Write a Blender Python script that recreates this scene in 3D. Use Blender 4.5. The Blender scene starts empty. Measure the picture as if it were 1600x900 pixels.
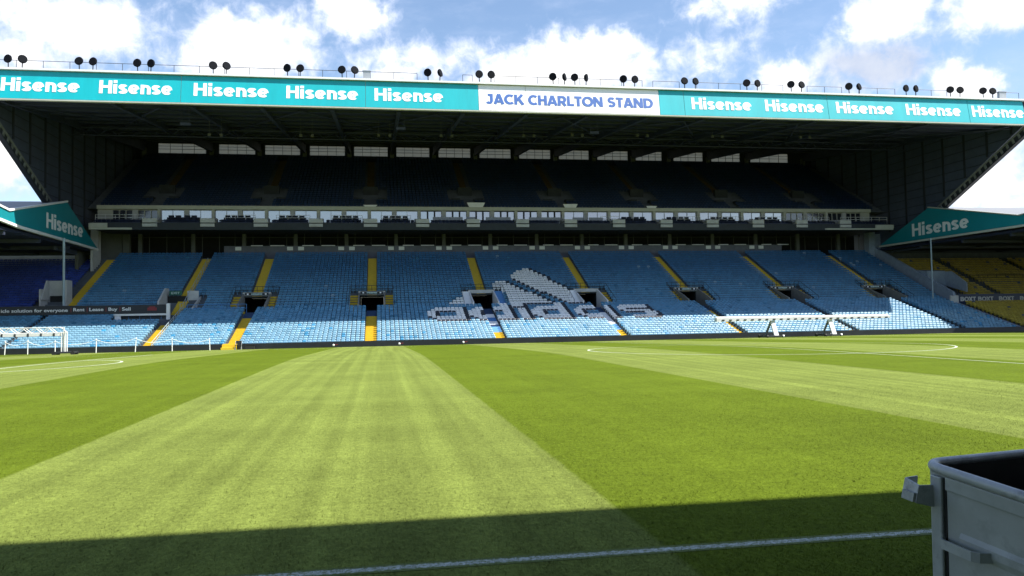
import bpy, math, random
import numpy as np
from mathutils import Matrix, Vector

random.seed(7)
rng = np.random.default_rng(7)
SC = bpy.context.scene
COL = SC.collection
R = math.radians

# ------------------------------------------------------------------ camera
cam = bpy.data.cameras.new('camera')
cam.sensor_width = 36.0
cam.lens = 36.0 * 1237.0 / 1600.0
cam.clip_start = 0.05
cam.clip_end = 6000
camo = bpy.data.objects.new('camera', cam)
COL.objects.link(camo)
RT = Vector((0.98653, -0.16258, -0.01794))
UP = Vector((0.01134, -0.04144, 0.99908))
FW = Vector((0.16317, 0.98583, 0.03904))
camo.matrix_world = Matrix(((RT.x, UP.x, -FW.x, 0), (RT.y, UP.y, -FW.y, 0), (RT.z, UP.z, -FW.z, 1.7), (0, 0, 0, 1)))
SC.camera = camo

# ------------------------------------------------------------------ exposure, sun, sky
SC.view_settings.view_transform = 'Standard'
SC.view_settings.look = 'None'
SC.view_settings.gamma = 1.0
SC.view_settings.exposure = 1.06
SC.cycles.max_bounces = 6
SC.cycles.use_denoising = True

SUN = Vector((0.68, -0.32, 1.0)).normalized()      # towards the sun: high in the south, a little behind the camera
sl = bpy.data.lights.new('sun', 'SUN')
sl.energy = 5.0
sl.angle = R(0.53)
sl.color = (1.0, 0.955, 0.87)
so = bpy.data.objects.new('sun', sl)
so.rotation_euler = SUN.to_track_quat('Z', 'Y').to_euler()
COL.objects.link(so)

W = bpy.data.worlds.new('World')
SC.world = W
W.use_nodes = True
nt = W.node_tree
for n in list(nt.nodes):
    nt.nodes.remove(n)


def N(t, **kw):
    n = nt.nodes.new(t)
    for k, v in kw.items():
        setattr(n, k, v)
    return n


def setin(node, idx, v):
    if hasattr(v, 'is_output'):
        nt.links.new(v, node.inputs[idx])
    else:
        node.inputs[idx].default_value = v


def math_(op, a, b=0.0, c=None, clamp=False):
    n = N('ShaderNodeMath', operation=op, use_clamp=clamp)
    setin(n, 0, a)
    setin(n, 1, b)
    if c is not None:
        setin(n, 2, c)
    return n.outputs[0]


def vmath(op, a, b):
    n = N('ShaderNodeVectorMath', operation=op)
    setin(n, 0, a)
    setin(n, 1, b)
    return n


def mixc(f, a, b):
    n = N('ShaderNodeMix', data_type='RGBA')
    setin(n, 0, f)
    for i, v in ((6, a), (7, b)):
        if hasattr(v, 'is_output'):
            nt.links.new(v, n.inputs[i])
        else:
            n.inputs[i].default_value = (*v, 1)
    return n.outputs[2]


def noise(vec, scale, detail=6.0, rough=0.55, dist=0.0):
    n = N('ShaderNodeTexNoise')
    n.inputs['Scale'].default_value = scale
    n.inputs['Detail'].default_value = detail
    n.inputs['Roughness'].default_value = rough
    n.inputs['Distortion'].default_value = dist
    nt.links.new(vec, n.inputs['Vector'])
    return n.outputs[0]


def ramp(v, lo, hi):
    n = N('ShaderNodeMapRange', interpolation_type='SMOOTHSTEP')
    setin(n, 0, v)
    n.inputs[1].default_value = lo
    n.inputs[2].default_value = hi
    return n.outputs[0]


sky = N('ShaderNodeTexSky', sky_type='NISHITA')
sky.sun_disc = False
sky.sun_elevation = math.asin(SUN.z)
sky.sun_rotation = math.atan2(SUN.x, SUN.y)
sky.air_density = 1.0
sky.dust_density = 0.6
sky.ozone_density = 1.6
SKY_STRENGTH = 0.10
tc = N('ShaderNodeTexCoord')
dirv = tc.outputs['Generated']
sp = N('ShaderNodeSeparateXYZ')
nt.links.new(dirv, sp.inputs[0])
az = math_('MULTIPLY', math_('ARCTAN2', sp.outputs[0], sp.outputs[1]), 180 / math.pi)
el = math_('MULTIPLY', math_('ARCSINE', sp.outputs[2]), 180 / math.pi)
cmb = N('ShaderNodeCombineXYZ')
nt.links.new(az, cmb.inputs[0])
nt.links.new(el, cmb.inputs[1])
ae = cmb.outputs[0]
# cumulus clouds: azimuth, elevation, half width, half height, density (degrees)
CL = [(13.9, 17.6, 7.4, 2.5, 1.0), (9.7, 17.2, 3.6, 1.6, 1), (17.0, 18.8, 2.9, 1.5, 1), (-8.5, 18.7, 5.3, 2.7, .95), (-11.4, 17.3, 3, 2, .85),
      (-2.0, 21.4, 3.4, 2.3, .9), (-19.5, 18.6, 6.0, 2.6, .85), (-22, 16.3, 4.2, 1.8, .65), (35.3, 18.9, 3.2, 2.3, 1.0),
      (29.2, 15.9, 2.6, 1.5, .95), (39.6, 14.0, 2.3, 1.4, 1), (41.5, 18.2, 3.6, 2.0, .9), (25.8, 21.2, 4.0, 1.7, .62),
      (33.9, 16.0, 5.2, 2.3, .62), (3.0, 18.4, 6.5, 1.7, .58), (23.5, 17.8, 5.0, 2.2, .45), (-23.6, 11.2, 3, 3.2, .95),
      (40.5, 7.9, 4, 2.4, .85), (0.8, 17.2, 3.2, 1.2, .7), (41.3, 10.5, 4, 3, .5), (-30, 19, 6, 4, .8), (52, 17, 6, 4, .9), (10, 26, 8, 2.5, .5)]
wob = vmath('SUBTRACT', N('ShaderNodeTexNoise').outputs[1], (0.5, 0.5, 0.5))
wn = wob.inputs[0].links[0].from_node
wn.inputs['Scale'].default_value = 0.42
wn.inputs['Detail'].default_value = 5
wn.inputs['Roughness'].default_value = 0.6
nt.links.new(ae, wn.inputs['Vector'])
wv = vmath('MULTIPLY', wob.outputs[0], (3.6, 2.4, 0))
aew = vmath('ADD', ae, wv.outputs[0]).outputs[0]
dens = None
for a, e, rx, ry, s in CL:
    d = vmath('SUBTRACT', aew, (a, e, 0))
    d2 = vmath('MULTIPLY', d.outputs[0], (1 / (rx * 1.0), 1 / (ry * 1.0), 0))
    ln = N('ShaderNodeVectorMath', operation='LENGTH')
    nt.links.new(d2.outputs[0], ln.inputs[0])
    v = math_('MULTIPLY', math_('SUBTRACT', 1.25, ln.outputs[1]), s)
    dens = v if dens is None else math_('SMOOTH_MAX', dens, v, 0.25)
nz = noise(ae, 0.75, 8, 0.6, 0.3)
dirs = vmath('MULTIPLY', dirv, (1, 1, 2.2)).outputs[0]
gen = ramp(noise(dirs, 2.6, 8, 0.6, 0.4), 0.47, 0.68)            # broken cloud over the rest of the sky
inview = ramp(math_('ABSOLUTE', math_('SUBTRACT', az, 9.0)), 40.0, 60.0)
dd = math_('ADD', dens, math_('MULTIPLY', math_('SUBTRACT', nz, 0.5), 1.25))
cover = ramp(dd, 0.0, 0.66)
haze = math_('MULTIPLY', ramp(noise(vmath('MULTIPLY', ae, (0.5, 1.3, 1)).outputs[0], 0.35, 5, 0.6), 0.42, 0.8), 0.35)
cover = math_('MAXIMUM', cover, haze)
cover = math_('MAXIMUM', cover, math_('MULTIPLY', gen, inview))
core = ramp(math_('ADD', dd, math_('MULTIPLY', math_('SUBTRACT', noise(ae, 0.5, 6, 0.6), 0.5), 1.2)), 0.05, 1.05)
ccol = mixc(core, (0.56, 0.66, 0.88), (1.04, 1.04, 1.04))
# grey undersides of the clouds on the right
grey = math_('MULTIPLY', ramp(vmath('LENGTH', vmath('MULTIPLY', vmath('SUBTRACT', aew, (34.6, 15.9, 0)).outputs[0], (1 / 5.0, 1 / 1.9, 0)).outputs[0], (0, 0, 0)).outputs[1], 1.15, 0.3), 0.75)
ccol = mixc(grey, ccol, (0.40, 0.47, 0.62))
bg1 = N('ShaderNodeBackground')
nt.links.new(sky.outputs[0], bg1.inputs[0])
bg1.inputs[1].default_value = SKY_STRENGTH
bg2 = N('ShaderNodeBackground')
nt.links.new(ccol, bg2.inputs[0])
bg2.inputs[1].default_value = 0.64
mx = N('ShaderNodeMixShader')
nt.links.new(cover, mx.inputs[0])
nt.links.new(bg1.outputs[0], mx.inputs[1])
nt.links.new(bg2.outputs[0], mx.inputs[2])
out = N('ShaderNodeOutputWorld')
nt.links.new(mx.outputs[0], out.inputs[0])


# ------------------------------------------------------------------ helpers
def tag(o, label=None, cat=None, group=None, kind=None):
    if label:
        o['label'] = label
    if cat:
        o['category'] = cat
    if group:
        o['group'] = group
    if kind:
        o['kind'] = kind
    return o


def empty(name, loc=(0, 0, 0)):
    o = bpy.data.objects.new(name, None)
    o.location = loc
    COL.objects.link(o)
    return o


class MB:
    def __init__(s):
        s.v, s.f, s.m = [], [], []

    def add(s, vs, fs, m=0):
        b = len(s.v)
        s.v += [tuple(p) for p in vs]
        s.f += [tuple(b + i for i in f) for f in fs]
        s.m += [m] * len(fs)
        return s

    def hexa(s, p, m=0):
        return s.add(p, [(0, 3, 2, 1), (4, 5, 6, 7), (0, 1, 5, 4), (1, 2, 6, 5), (2, 3, 7, 6), (3, 0, 4, 7)], m)

    def box(s, x0, x1, y0, y1, z0, z1, m=0):
        return s.hexa([(x0, y0, z0), (x1, y0, z0), (x1, y1, z0), (x0, y1, z0), (x0, y0, z1), (x1, y0, z1), (x1, y1, z1), (x0, y1, z1)], m)

    def prism_x(s, poly, x0, x1, m=0):      # polygon in (y, z), extruded along x
        n = len(poly)
        vs = [(x0, y, z) for y, z in poly] + [(x1, y, z) for y, z in poly]
        fs = [tuple(range(n)), tuple(range(2 * n - 1, n - 1, -1))] + [(i, (i + 1) % n, n + (i + 1) % n, n + i) for i in range(n)]
        return s.add(vs, fs, m)

    def tube(s, p, q, r, n=8, r2=None, m=0):
        p, q = Vector(p), Vector(q)
        d = (q - p).normalized()
        a = d.orthogonal().normalized()
        b = d.cross(a)
        r2 = r if r2 is None else r2
        vs = []
        for c, rr in ((p, r), (q, r2)):
            for i in range(n):
                t = 2 * math.pi * i / n
                vs.append(c + a * (math.cos(t) * rr) + b * (math.sin(t) * rr))
        fs = [(i, (i + 1) % n, n + (i + 1) % n, n + i) for i in range(n)] + [tuple(range(n - 1, -1, -1)), tuple(range(n, 2 * n))]
        return s.add(vs, fs, m)

    def path(s, pts, r, n=6):
        for a, b in zip(pts[:-1], pts[1:]):
            s.tube(a, b, r, n)
        return s

    def build(s, name, mats, parent=None, smooth=False):
        me = bpy.data.meshes.new(name)
        me.from_pydata(s.v, [], s.f)
        mats = mats if isinstance(mats, (list, tuple)) else [mats]
        for m in mats:
            me.materials.append(m)
        if len(mats) > 1:
            me.polygons.foreach_set('material_index', s.m)
        if smooth:
            me.polygons.foreach_set('use_smooth', [True] * len(me.polygons))
        me.update()
        o = bpy.data.objects.new(name, me)
        COL.objects.link(o)
        if parent is not None:
            o.parent = parent
            o.matrix_parent_inverse = Matrix.Translation(-Vector(parent.location)) if parent.type == 'EMPTY' else Matrix.Identity(4)
        return o


def bevel(o, w, seg=2):
    m = o.modifiers.new('bevel', 'BEVEL')
    m.width = w
    m.segments = seg
    m.limit_method = 'ANGLE'
    return o


def material(name, col, rough=0.6, metal=0.0, vary=0.12, vscale=1.5, bump=0.0, bscale=30.0, spec=0.5, stain=None, stscale=0.4, coord='Object', stretch=None):
    m = bpy.data.materials.new(name)
    m.use_nodes = True
    t = m.node_tree
    b = t.nodes['Principled BSDF']
    b.inputs['Roughness'].default_value = rough
    b.inputs['Metallic'].default_value = metal
    b.inputs['Specular IOR Level'].default_value = spec
    tcn = t.nodes.new('ShaderNodeTexCoord')
    src = tcn.outputs[coord]
    if stretch:
        mp = t.nodes.new('ShaderNodeMapping')
        mp.inputs['Scale'].default_value = stretch
        t.links.new(src, mp.inputs[0])
        src = mp.outputs[0]
    nz_ = t.nodes.new('ShaderNodeTexNoise')
    nz_.inputs['Scale'].default_value = vscale
    nz_.inputs['Detail'].default_value = 6
    nz_.inputs['Roughness'].default_value = 0.65
    t.links.new(src, nz_.inputs['Vector'])
    mr = t.nodes.new('ShaderNodeMapRange')
    mr.inputs[1].default_value = 0.25
    mr.inputs[2].default_value = 0.75
    mr.inputs[3].default_value = 1 - vary
    mr.inputs[4].default_value = 1 + vary
    t.links.new(nz_.outputs[0], mr.inputs[0])
    mul = t.nodes.new('ShaderNodeMix')
    mul.data_type = 'RGBA'
    mul.blend_type = 'MULTIPLY'
    mul.inputs[0].default_value = 1
    mul.inputs[6].default_value = (*col, 1)
    t.links.new(mr.outputs[0], mul.inputs[7])
    last = mul.outputs[2]
    if stain:
        n2 = t.nodes.new('ShaderNodeTexNoise')
        n2.inputs['Scale'].default_value = stscale
        n2.inputs['Detail'].default_value = 8
        n2.inputs['Roughness'].default_value = 0.7
        t.links.new(src, n2.inputs['Vector'])
        r2 = t.nodes.new('ShaderNodeMapRange')
        r2.inputs[1].default_value = 0.52
        r2.inputs[2].default_value = 0.72
        t.links.new(n2.outputs[0], r2.inputs[0])
        mm = t.nodes.new('ShaderNodeMix')
        mm.data_type = 'RGBA'
        t.links.new(r2.outputs[0], mm.inputs[0])
        t.links.new(last, mm.inputs[6])
        mm.inputs[7].default_value = (*stain, 1)
        last = mm.outputs[2]
    t.links.new(last, b.inputs['Base Color'])
    if bump:
        nb = t.nodes.new('ShaderNodeTexNoise')
        nb.inputs['Scale'].default_value = bscale
        nb.inputs['Detail'].default_value = 4
        t.links.new(src, nb.inputs['Vector'])
        bp = t.nodes.new('ShaderNodeBump')
        bp.inputs['Strength'].default_value = bump
        bp.inputs['Distance'].default_value = 0.02
        t.links.new(nb.outputs[0], bp.inputs['Height'])
        t.links.new(bp.outputs[0], b.inputs['Normal'])
    return m


M_conc = material('terrace_concrete', (0.10, 0.115, 0.13), 0.85, vary=0.25, bump=0.2)
M_pale = material('pale_concrete', (0.50, 0.50, 0.49), 0.8, vary=0.12, stain=(0.36, 0.36, 0.35))
M_greywall = material('grey_painted_wall', (0.26, 0.31, 0.38), 0.8, vary=0.15)
M_navywall = material('black_boarding', (0.012, 0.014, 0.02), 0.45, vary=0.3)
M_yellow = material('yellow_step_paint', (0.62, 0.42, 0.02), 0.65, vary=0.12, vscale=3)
M_blue = material('blue_paint', (0.08, 0.24, 0.52), 0.55, vary=0.15)
M_navy = material('navy_paint', (0.015, 0.05, 0.13), 0.6, vary=0.2)
M_skyblue = material('sky_blue_sheet', (0.20, 0.42, 0.68), 0.6, vary=0.1)
M_whitesheet = material('white_sheet', (0.82, 0.82, 0.84), 0.6, vary=0.08)
M_dark = material('dark_steel', (0.022, 0.026, 0.032), 0.6, vary=0.25)
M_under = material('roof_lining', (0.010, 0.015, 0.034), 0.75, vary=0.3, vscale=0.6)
M_beam = material('roof_steel', (0.032, 0.040, 0.068), 0.6, vary=0.25)
M_clad = material('dark_cladding', (0.066, 0.082, 0.126), 0.6, vary=0.2, vscale=0.8)
M_cladedge = material('edge_cladding', (0.20, 0.21, 0.19), 0.6, vary=0.2)
M_cream = material('cream_fascia', (0.50, 0.50, 0.43), 0.6, vary=0.1)
M_white = material('white_paint', (0.80, 0.80, 0.79), 0.45, vary=0.05)
M_void = material('concourse_dark', (0.014, 0.015, 0.014), 0.8, vary=0.3)  # near-black base puts the darkness of openings and recesses into the colour
M_col = material('column_paint', (0.10, 0.105, 0.09), 0.7, vary=0.15)
M_balc = material('balcony_fascia', (0.028, 0.034, 0.042), 0.7, vary=0.2)
M_teal = material('teal_board', (0.0, 0.36, 0.41), 0.45, vary=0.1, vscale=0.6, stretch=(1.6, 1, 0.25))
M_tealdark = material('teal_sheet', (0.006, 0.23, 0.27), 0.5, vary=0.08, vscale=0.5)
M_letter = material('white_lettering', (0.84, 0.84, 0.84), 0.5, vary=0.02)
M_blueletter = material('blue_lettering', (0.035, 0.11, 0.36), 0.5, vary=0.04)
M_roofsheet = material('grey_roof_sheet', (0.22, 0.225, 0.235), 0.5, vary=0.15, stretch=(6, 0.3, 0.3), stain=(0.15, 0.15, 0.155))
M_lamp = material('lamp_body', (0.006, 0.007, 0.010), 0.8, vary=0.3, spec=0.1)
M_alu = material('galvanised', (0.40, 0.42, 0.43), 0.45, 0.5, vary=0.15)
M_post = material('pale_blue_post', (0.30, 0.38, 0.42), 0.5, vary=0.1)
M_rig = material('rig_paint', (0.62, 0.62, 0.6), 0.5, vary=0.12)
M_black = material('black_rubber', (0.012, 0.012, 0.013), 0.7)
M_boardnavy = material('navy_board', (0.012, 0.028, 0.075), 0.5)
M_parapet = material('parapet_panels', (0.13, 0.135, 0.165), 0.7, vary=0.2)
M_vomwall = material('vomitory_concrete', (0.23, 0.23, 0.22), 0.85, vary=0.2)
M_darkyellow = material('dark_yellow_paint', (0.11, 0.075, 0.016), 0.8, vary=0.3)  # darker yellow for the upper deck stairs
M_vomdark = material('dark_concrete', (0.034, 0.040, 0.046), 0.85, vary=0.3)
M_banner = material('dark_banner', (0.012, 0.016, 0.028), 0.45, vary=0.1)
M_red = material('dark_red_print', (0.22, 0.02, 0.03), 0.5)
M_mark = material('pitch_paint', (0.50, 0.55, 0.42), 0.8, vary=0.2, vscale=9)
M_paleteal = material('pale_green_print', (0.40, 0.52, 0.50), 0.6, vary=0.7, vscale=6)
M_green = material('green_sign', (0.008, 0.10, 0.065), 0.5)
M_armchair = material('navy_upholstery', (0.012, 0.018, 0.035), 0.7)
M_greyglass = material('grey_screen', (0.24, 0.26, 0.28), 0.25)


def glass(name, base, rough, spec):
    m = material(name, base, rough, vary=0.08, vscale=0.3)
    b = m.node_tree.nodes['Principled BSDF']
    b.inputs['IOR'].default_value = 2.6
    b.inputs['Specular IOR Level'].default_value = spec
    return m


M_mirror = glass('reflective_glass', (0.20, 0.20, 0.23), 0.08, 0.8)
M_darkreflect = glass('glass_dark_reflection', (0.01, 0.014, 0.022), 0.1, 0.25)  # end panes: a darker reflection put into the glass colour

m = bpy.data.materials.new('translucent_sheet')
m.use_nodes = True
t_ = m.node_tree
for n in list(t_.nodes):
    t_.nodes.remove(n)
tr = t_.nodes.new('ShaderNodeBsdfTranslucent')
tr.inputs[0].default_value = (0.62, 0.57, 0.48, 1)
tp = t_.nodes.new('ShaderNodeBsdfTransparent')
tp.inputs[0].default_value = (0.40, 0.37, 0.32, 1)
ms = t_.nodes.new('ShaderNodeMixShader')
nzt = t_.nodes.new('ShaderNodeTexNoise')
nzt.inputs['Scale'].default_value = 0.8
nzt.inputs['Detail'].default_value = 6
t_.links.new(nzt.outputs[0], ms.inputs[0])
t_.links.new(tr.outputs[0], ms.inputs[1])
t_.links.new(tp.outputs[0], ms.inputs[2])
mo = t_.nodes.new('ShaderNodeOutputMaterial')
t_.links.new(ms.outputs[0], mo.inputs[0])
M_sheet = m

# seat plastic: the colour of every seat is an attribute of its faces
M_seat = bpy.data.materials.new('seat_plastic')
M_seat.use_nodes = True
t_ = M_seat.node_tree
b_ = t_.nodes['Principled BSDF']
at = t_.nodes.new('ShaderNodeAttribute')
at.attribute_name = 'tone'
t_.links.new(at.outputs['Color'], b_.inputs['Base Color'])
b_.inputs['Roughness'].default_value = 0.42
b_.inputs['Specular IOR Level'].default_value = 0.5


def text_obj(name, body, x0, x1, capz0, capz1, mat, parent, place, offset=0.02, depth=0.02, proud=0.02):
    """Lettering fitted into x0..x1 (reading direction) and capz0..capz1; place(u, v, w) maps to the scene (w is out of the board)."""
    cu = bpy.data.curves.new(name, 'FONT')
    cu.body = body
    cu.size = 1.0
    cu.offset = offset
    cu.extrude = depth / 2
    cu.resolution_u = 4
    to = bpy.data.objects.new(name, cu)
    COL.objects.link(to)
    dg = bpy.context.evaluated_depsgraph_get()
    dg.update()
    me = bpy.data.meshes.new_from_object(to.evaluated_get(dg), depsgraph=dg)
    bpy.data.objects.remove(to)
    co = np.empty(len(me.vertices) * 3)
    me.vertices.foreach_get('co', co)
    co = co.reshape(-1, 3)
    cap = 0.692 + offset            # cap height of the built-in face at size 1
    sx = (x1 - x0) / (co[:, 0].max() - co[:, 0].min())
    u = x0 + (co[:, 0] - co[:, 0].min()) * sx
    v = capz0 + (co[:, 1] + offset) / (cap + offset) * (capz1 - capz0)
    w = proud + (co[:, 2] + depth / 2)
    p = np.array([place(a, b, c) for a, b, c in zip(u, v, w)]).reshape(-1)
    me.vertices.foreach_set('co', p)
    me.materials.append(mat)
    me.name = name
    me.update()
    o = bpy.data.objects.new(name, me)
    COL.objects.link(o)
    if parent is not None:
        o.parent = parent
        if parent.type == 'EMPTY':
            o.matrix_parent_inverse = Matrix.Translation(-Vector(parent.location))
    return o


def _ln(*p):
    return ('L', p)


def _ar(cx, cy, rx, ry, a0, a1):
    n = max(4, int(abs(a1 - a0) / 14))
    return ('L', [(cx + rx * math.cos(R(a0 + (a1 - a0) * i / n)), cy + ry * math.sin(R(a0 + (a1 - a0) * i / n))) for i in range(n + 1)])


# heavy sans letters: advance width, then stroke centre lines (cap height 1)
GL = {
    'H': (.84, _ln((.13, 0), (.13, 1)), _ln((.67, 0), (.67, 1)), _ln((.2, .52), (.6, .52))),
    'i': (.32, _ln((.13, 0), (.13, .73)), _ln((.13, .82), (.13, 1.02))),
    's': (.60, ('L', _ar(.27, .52, .16, .11, 15, 270)[1] + _ar(.27, .21, .17, .11, 90, -165)[1][1:])),
    'e': (.70, _ar(.32, .365, .22, .265, 0, 318), _ln((.14, .365), (.52, .365))),
    'n': (.68, _ln((.13, 0), (.13, .73)), ('L', _ar(.32, .41, .20, .215, 165, 0)[1] + [(.52, .2), (.52, 0)])),
    'J': (.66, ('L', [(.46, 1), (.46, .5)] + _ar(.26, .32, .20, .22, 0, -150)[1]), _ln((.16, .9), (.4, .9))),
    'A': (.92, _ln((.10, 0), (.43, 1)), _ln((.78, 0), (.45, 1)), _ln((.28, .27), (.6, .27))),
    'C': (.86, _ar(.48, .5, .38, .40, 48, 312)),
    'K': (.86, _ln((.13, 0), (.13, 1)), _ln((.2, .40), (.70, 1)), _ln((.38, .58), (.76, 0))),
    'R': (.84, _ln((.13, 0), (.13, 1)), ('L', [(.2, .89), (.42, .89)] + _ar(.42, .64, .23, .25, 80, -80)[1] + [(.42, .39), (.2, .39)]), _ln((.44, .36), (.68, 0))),
    'L': (.66, _ln((.13, 0), (.13, 1)), _ln((.2, .105), (.62, .105))),
    'T': (.72, _ln((.02, .895), (.68, .895)), _ln((.35, 0), (.35, .82))),
    'O': (1.0, _ar(.49, .5, .39, .40, 0, 360)),
    'N': (.92, _ln((.13, 0), (.13, 1)), _ln((.73, 0), (.73, 1)), _ln((.16, .93), (.70, .07))),
    'S': (.74, ('L', _ar(.35, .70, .22, .20, 25, 270)[1] + _ar(.35, .30, .24, .20, 90, -155)[1][1:])),
    'D': (.90, _ln((.13, 0), (.13, 1)), ('L', [(.2, .895), (.38, .895)] + _ar(.38, .5, .37, .395, 85, -85)[1] + [(.38, .105), (.2, .105)])),
    'B': (.84, _ln((.13, 0), (.13, 1)), ('L', [(.2, .9), (.42, .9)] + _ar(.42, .72, .18, .18, 80, -80)[1] + [(.2, .54)]), ('L', [(.42, .5)] + _ar(.44, .3, .22, .2, 80, -80)[1] + [(.2, .1)])),
    'X': (.84, _ln((.08, 0), (.72, 1)), _ln((.72, 0), (.08, 1))),
}


def letters(body, x0, x1, z0, z1, mat, parent, place, weight=0.255, proud=0.02, name='lettering'):
    tot = sum(GL[c][0] for c in body) - 0.08
    sx = (x1 - x0) / tot
    sz = z1 - z0
    b = MB()
    cur, lay = 0.0, 0
    for c in body:
        for st in GL[c][1:]:
            pts = st[1]
            closed = math.dist(pts[0], pts[-1]) < 1e-6
            n = len(pts)
            L_, R_ = [], []
            for i, (px, py) in enumerate(pts):
                a = pts[i - 1] if i else (pts[-2] if closed else pts[0])
                d2 = pts[i + 1] if i < n - 1 else (pts[1] if closed else pts[-1])
                dx, dy = d2[0] - a[0], d2[1] - a[1]
                l_ = math.hypot(dx, dy)
                hx = hy = weight / 2
                if abs(dy) < 0.3 * abs(dx):
                    hx = hy = weight * 0.43
                nx, ny = -dy / l_ * hx, dx / l_ * hy
                L_.append((px + nx, py + ny))
                R_.append((px - nx, py - ny))
            w0 = proud + 0.003 * (lay % 5)
            lay += 1

            def P(q, w):
                return place(x0 + (cur + q[0] - 0.02) * sx, z0 + q[1] * sz, w)
            for i in range(n - 1):
                f4 = [L_[i], L_[i + 1], R_[i + 1], R_[i]]
                b.hexa([P(q, 0.002) for q in f4] + [P(q, w0) for q in f4])
        cur += GL[c][0]
    return b.build(name, mat, parent)


# ------------------------------------------------------------------ ground, pitch and its markings
def gz(y):
    return -0.0188 * 3.0 * math.log1p(math.exp((y - 38.5) / 3.0))


MB().add([(-2500, -2500, -1.6), (2500, -2500, -1.6), (2500, 2500, -1.6), (-2500, 2500, -1.6)], [(0, 1, 2, 3)]).build('ground', material('far_ground', (0.09, 0.10, 0.07), 0.9)).__setitem__('kind', 'structure')


def grass_material(name, blades=False):
    m = bpy.data.materials.new(name)
    m.use_nodes = True
    t = m.node_tree
    b = t.nodes['Principled BSDF']

    def nd(k, **kw):
        n = t.nodes.new(k)
        for a, v in kw.items():
            setattr(n, a, v)
        return n

    def mt(op, a, b2=0.0, clamp=False):
        n = nd('ShaderNodeMath', operation=op, use_clamp=clamp)
        for i, v in ((0, a), (1, b2)):
            if hasattr(v, 'is_output'):
                t.links.new(v, n.inputs[i])
            else:
                n.inputs[i].default_value = v
        return n.outputs[0]

    def tn(scale, vec, detail=4.0, rough=0.6):
        n = nd('ShaderNodeTexNoise')
        n.inputs['Scale'].default_value = scale
        n.inputs['Detail'].default_value = detail
        n.inputs['Roughness'].default_value = rough
        t.links.new(vec, n.inputs['Vector'])
        return n.outputs[0]

    def st(vec):
        n = nd('ShaderNodeVectorMath', operation='MULTIPLY')
        t.links.new(pos, n.inputs[0])
        n.inputs[1].default_value = vec
        return n.outputs[0]

    def mr(v, a, b2, c, d, smooth=False):
        n = nd('ShaderNodeMapRange')
        if smooth:
            n.interpolation_type = 'SMOOTHSTEP'
        t.links.new(v, n.inputs[0])
        for i, x in enumerate((a, b2, c, d)):
            n.inputs[i + 1].default_value = x
        return n.outputs[0]

    def mix(f, a, b2, mode='MIX'):
        n = nd('ShaderNodeMix', data_type='RGBA', blend_type=mode)
        if hasattr(f, 'is_output'):
            t.links.new(f, n.inputs[0])
        else:
            n.inputs[0].default_value = f
        for i, v in ((6, a), (7, b2)):
            if hasattr(v, 'is_output'):
                t.links.new(v, n.inputs[i])
            else:
                n.inputs[i].default_value = (*v, 1)
        return n.outputs[2]

    geo = nd('ShaderNodeNewGeometry')
    pos = geo.outputs['Position']
    s = nd('ShaderNodeSeparateXYZ')
    t.links.new(pos, s.inputs[0])
    wobble = mr(tn(3.0, st((1, 0.6, 1))), 0, 1, -0.04, 0.04)
    x = mt('ADD', mt('ADD', s.outputs[0], 4.25), wobble)
    tri = mt('PINGPONG', mt('SUBTRACT', x, 3.15), 6.3)       # 0 in the middle of a light stripe, 6.3 in a dark one
    light = mr(tri, 3.11, 3.19, 1, 0, True)
    # roller lines along the mowing direction and the cross cut, faint
    stre = tn(1.0, st((1.9, 0.035, 1)), 4, 0.65)
    cross = tn(1.0, st((0.03, 0.45, 1)), 3, 0.6)
    blot = tn(0.35, pos, 5, 0.65)
    fine = tn(24.0, st((1, 0.55, 1)), 5, 0.8)
    fine2 = tn(5.0, pos, 5, 0.7)
    base = mix(light, (0.084, 0.119, 0.009), (0.136, 0.171, 0.037))
    roll = nd('ShaderNodeMapRange')
    t.links.new(tn(1.0, st((2.3, 0.003, 1)), 2, 0.5), roll.inputs[0])
    for i_, x_ in enumerate((0.44, 0.58, 0.93, 1.09)):
        roll.inputs[i_ + 1].default_value = x_
    lines_ = mt('SUBTRACT', mt('MULTIPLY', mr(stre, 0.3, 0.7, 0.86, 1.16), roll.outputs[0]), 1.0)
    var = mt('ADD', 1.0, mt('MULTIPLY', lines_, mr(light, 0, 1, 0.35, 1.0)))
    var = mt('MULTIPLY', var, mr(cross, 0.3, 0.7, 0.93, 1.08))
    var = mt('MULTIPLY', var, mr(blot, 0.3, 0.7, 0.88, 1.12))
    var = mt('MULTIPLY', var, mr(fine, 0.25, 0.75, 0.55, 1.45))
    var = mt('MULTIPLY', var, mr(fine2, 0.25, 0.75, 0.82, 1.18))
    c = mix(1.0, base, var, 'MULTIPLY')
    # straw coloured clippings
    c = mix(mr(fine, 0.60, 0.76, 0, 0.45), c, (0.24, 0.28, 0.06))
    t.links.new(c, b.inputs['Base Color'])
    b.inputs['Roughness'].default_value = 0.9
    b.inputs['Specular IOR Level'].default_value = 0.04
    if blades:
        upn = nd('ShaderNodeCombineXYZ')
        upn.inputs[2].default_value = 1.0
        gx = nd('ShaderNodeVectorMath', operation='MULTIPLY_ADD')
        t.links.new(geo.outputs['Normal'], gx.inputs[0])
        gx.inputs[1].default_value = (0.3, 0.3, 0.3)
        t.links.new(upn.outputs[0], gx.inputs[2])
        t.links.new(gx.outputs[0], b.inputs['Normal'])
    else:
        bp = nd('ShaderNodeBump')
        bp.inputs['Strength'].default_value = 0.55
        bp.inputs['Distance'].default_value = 0.03
        t.links.new(fine, bp.inputs['Height'])
        t.links.new(bp.outputs[0], b.inputs['Normal'])
    return m


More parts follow.
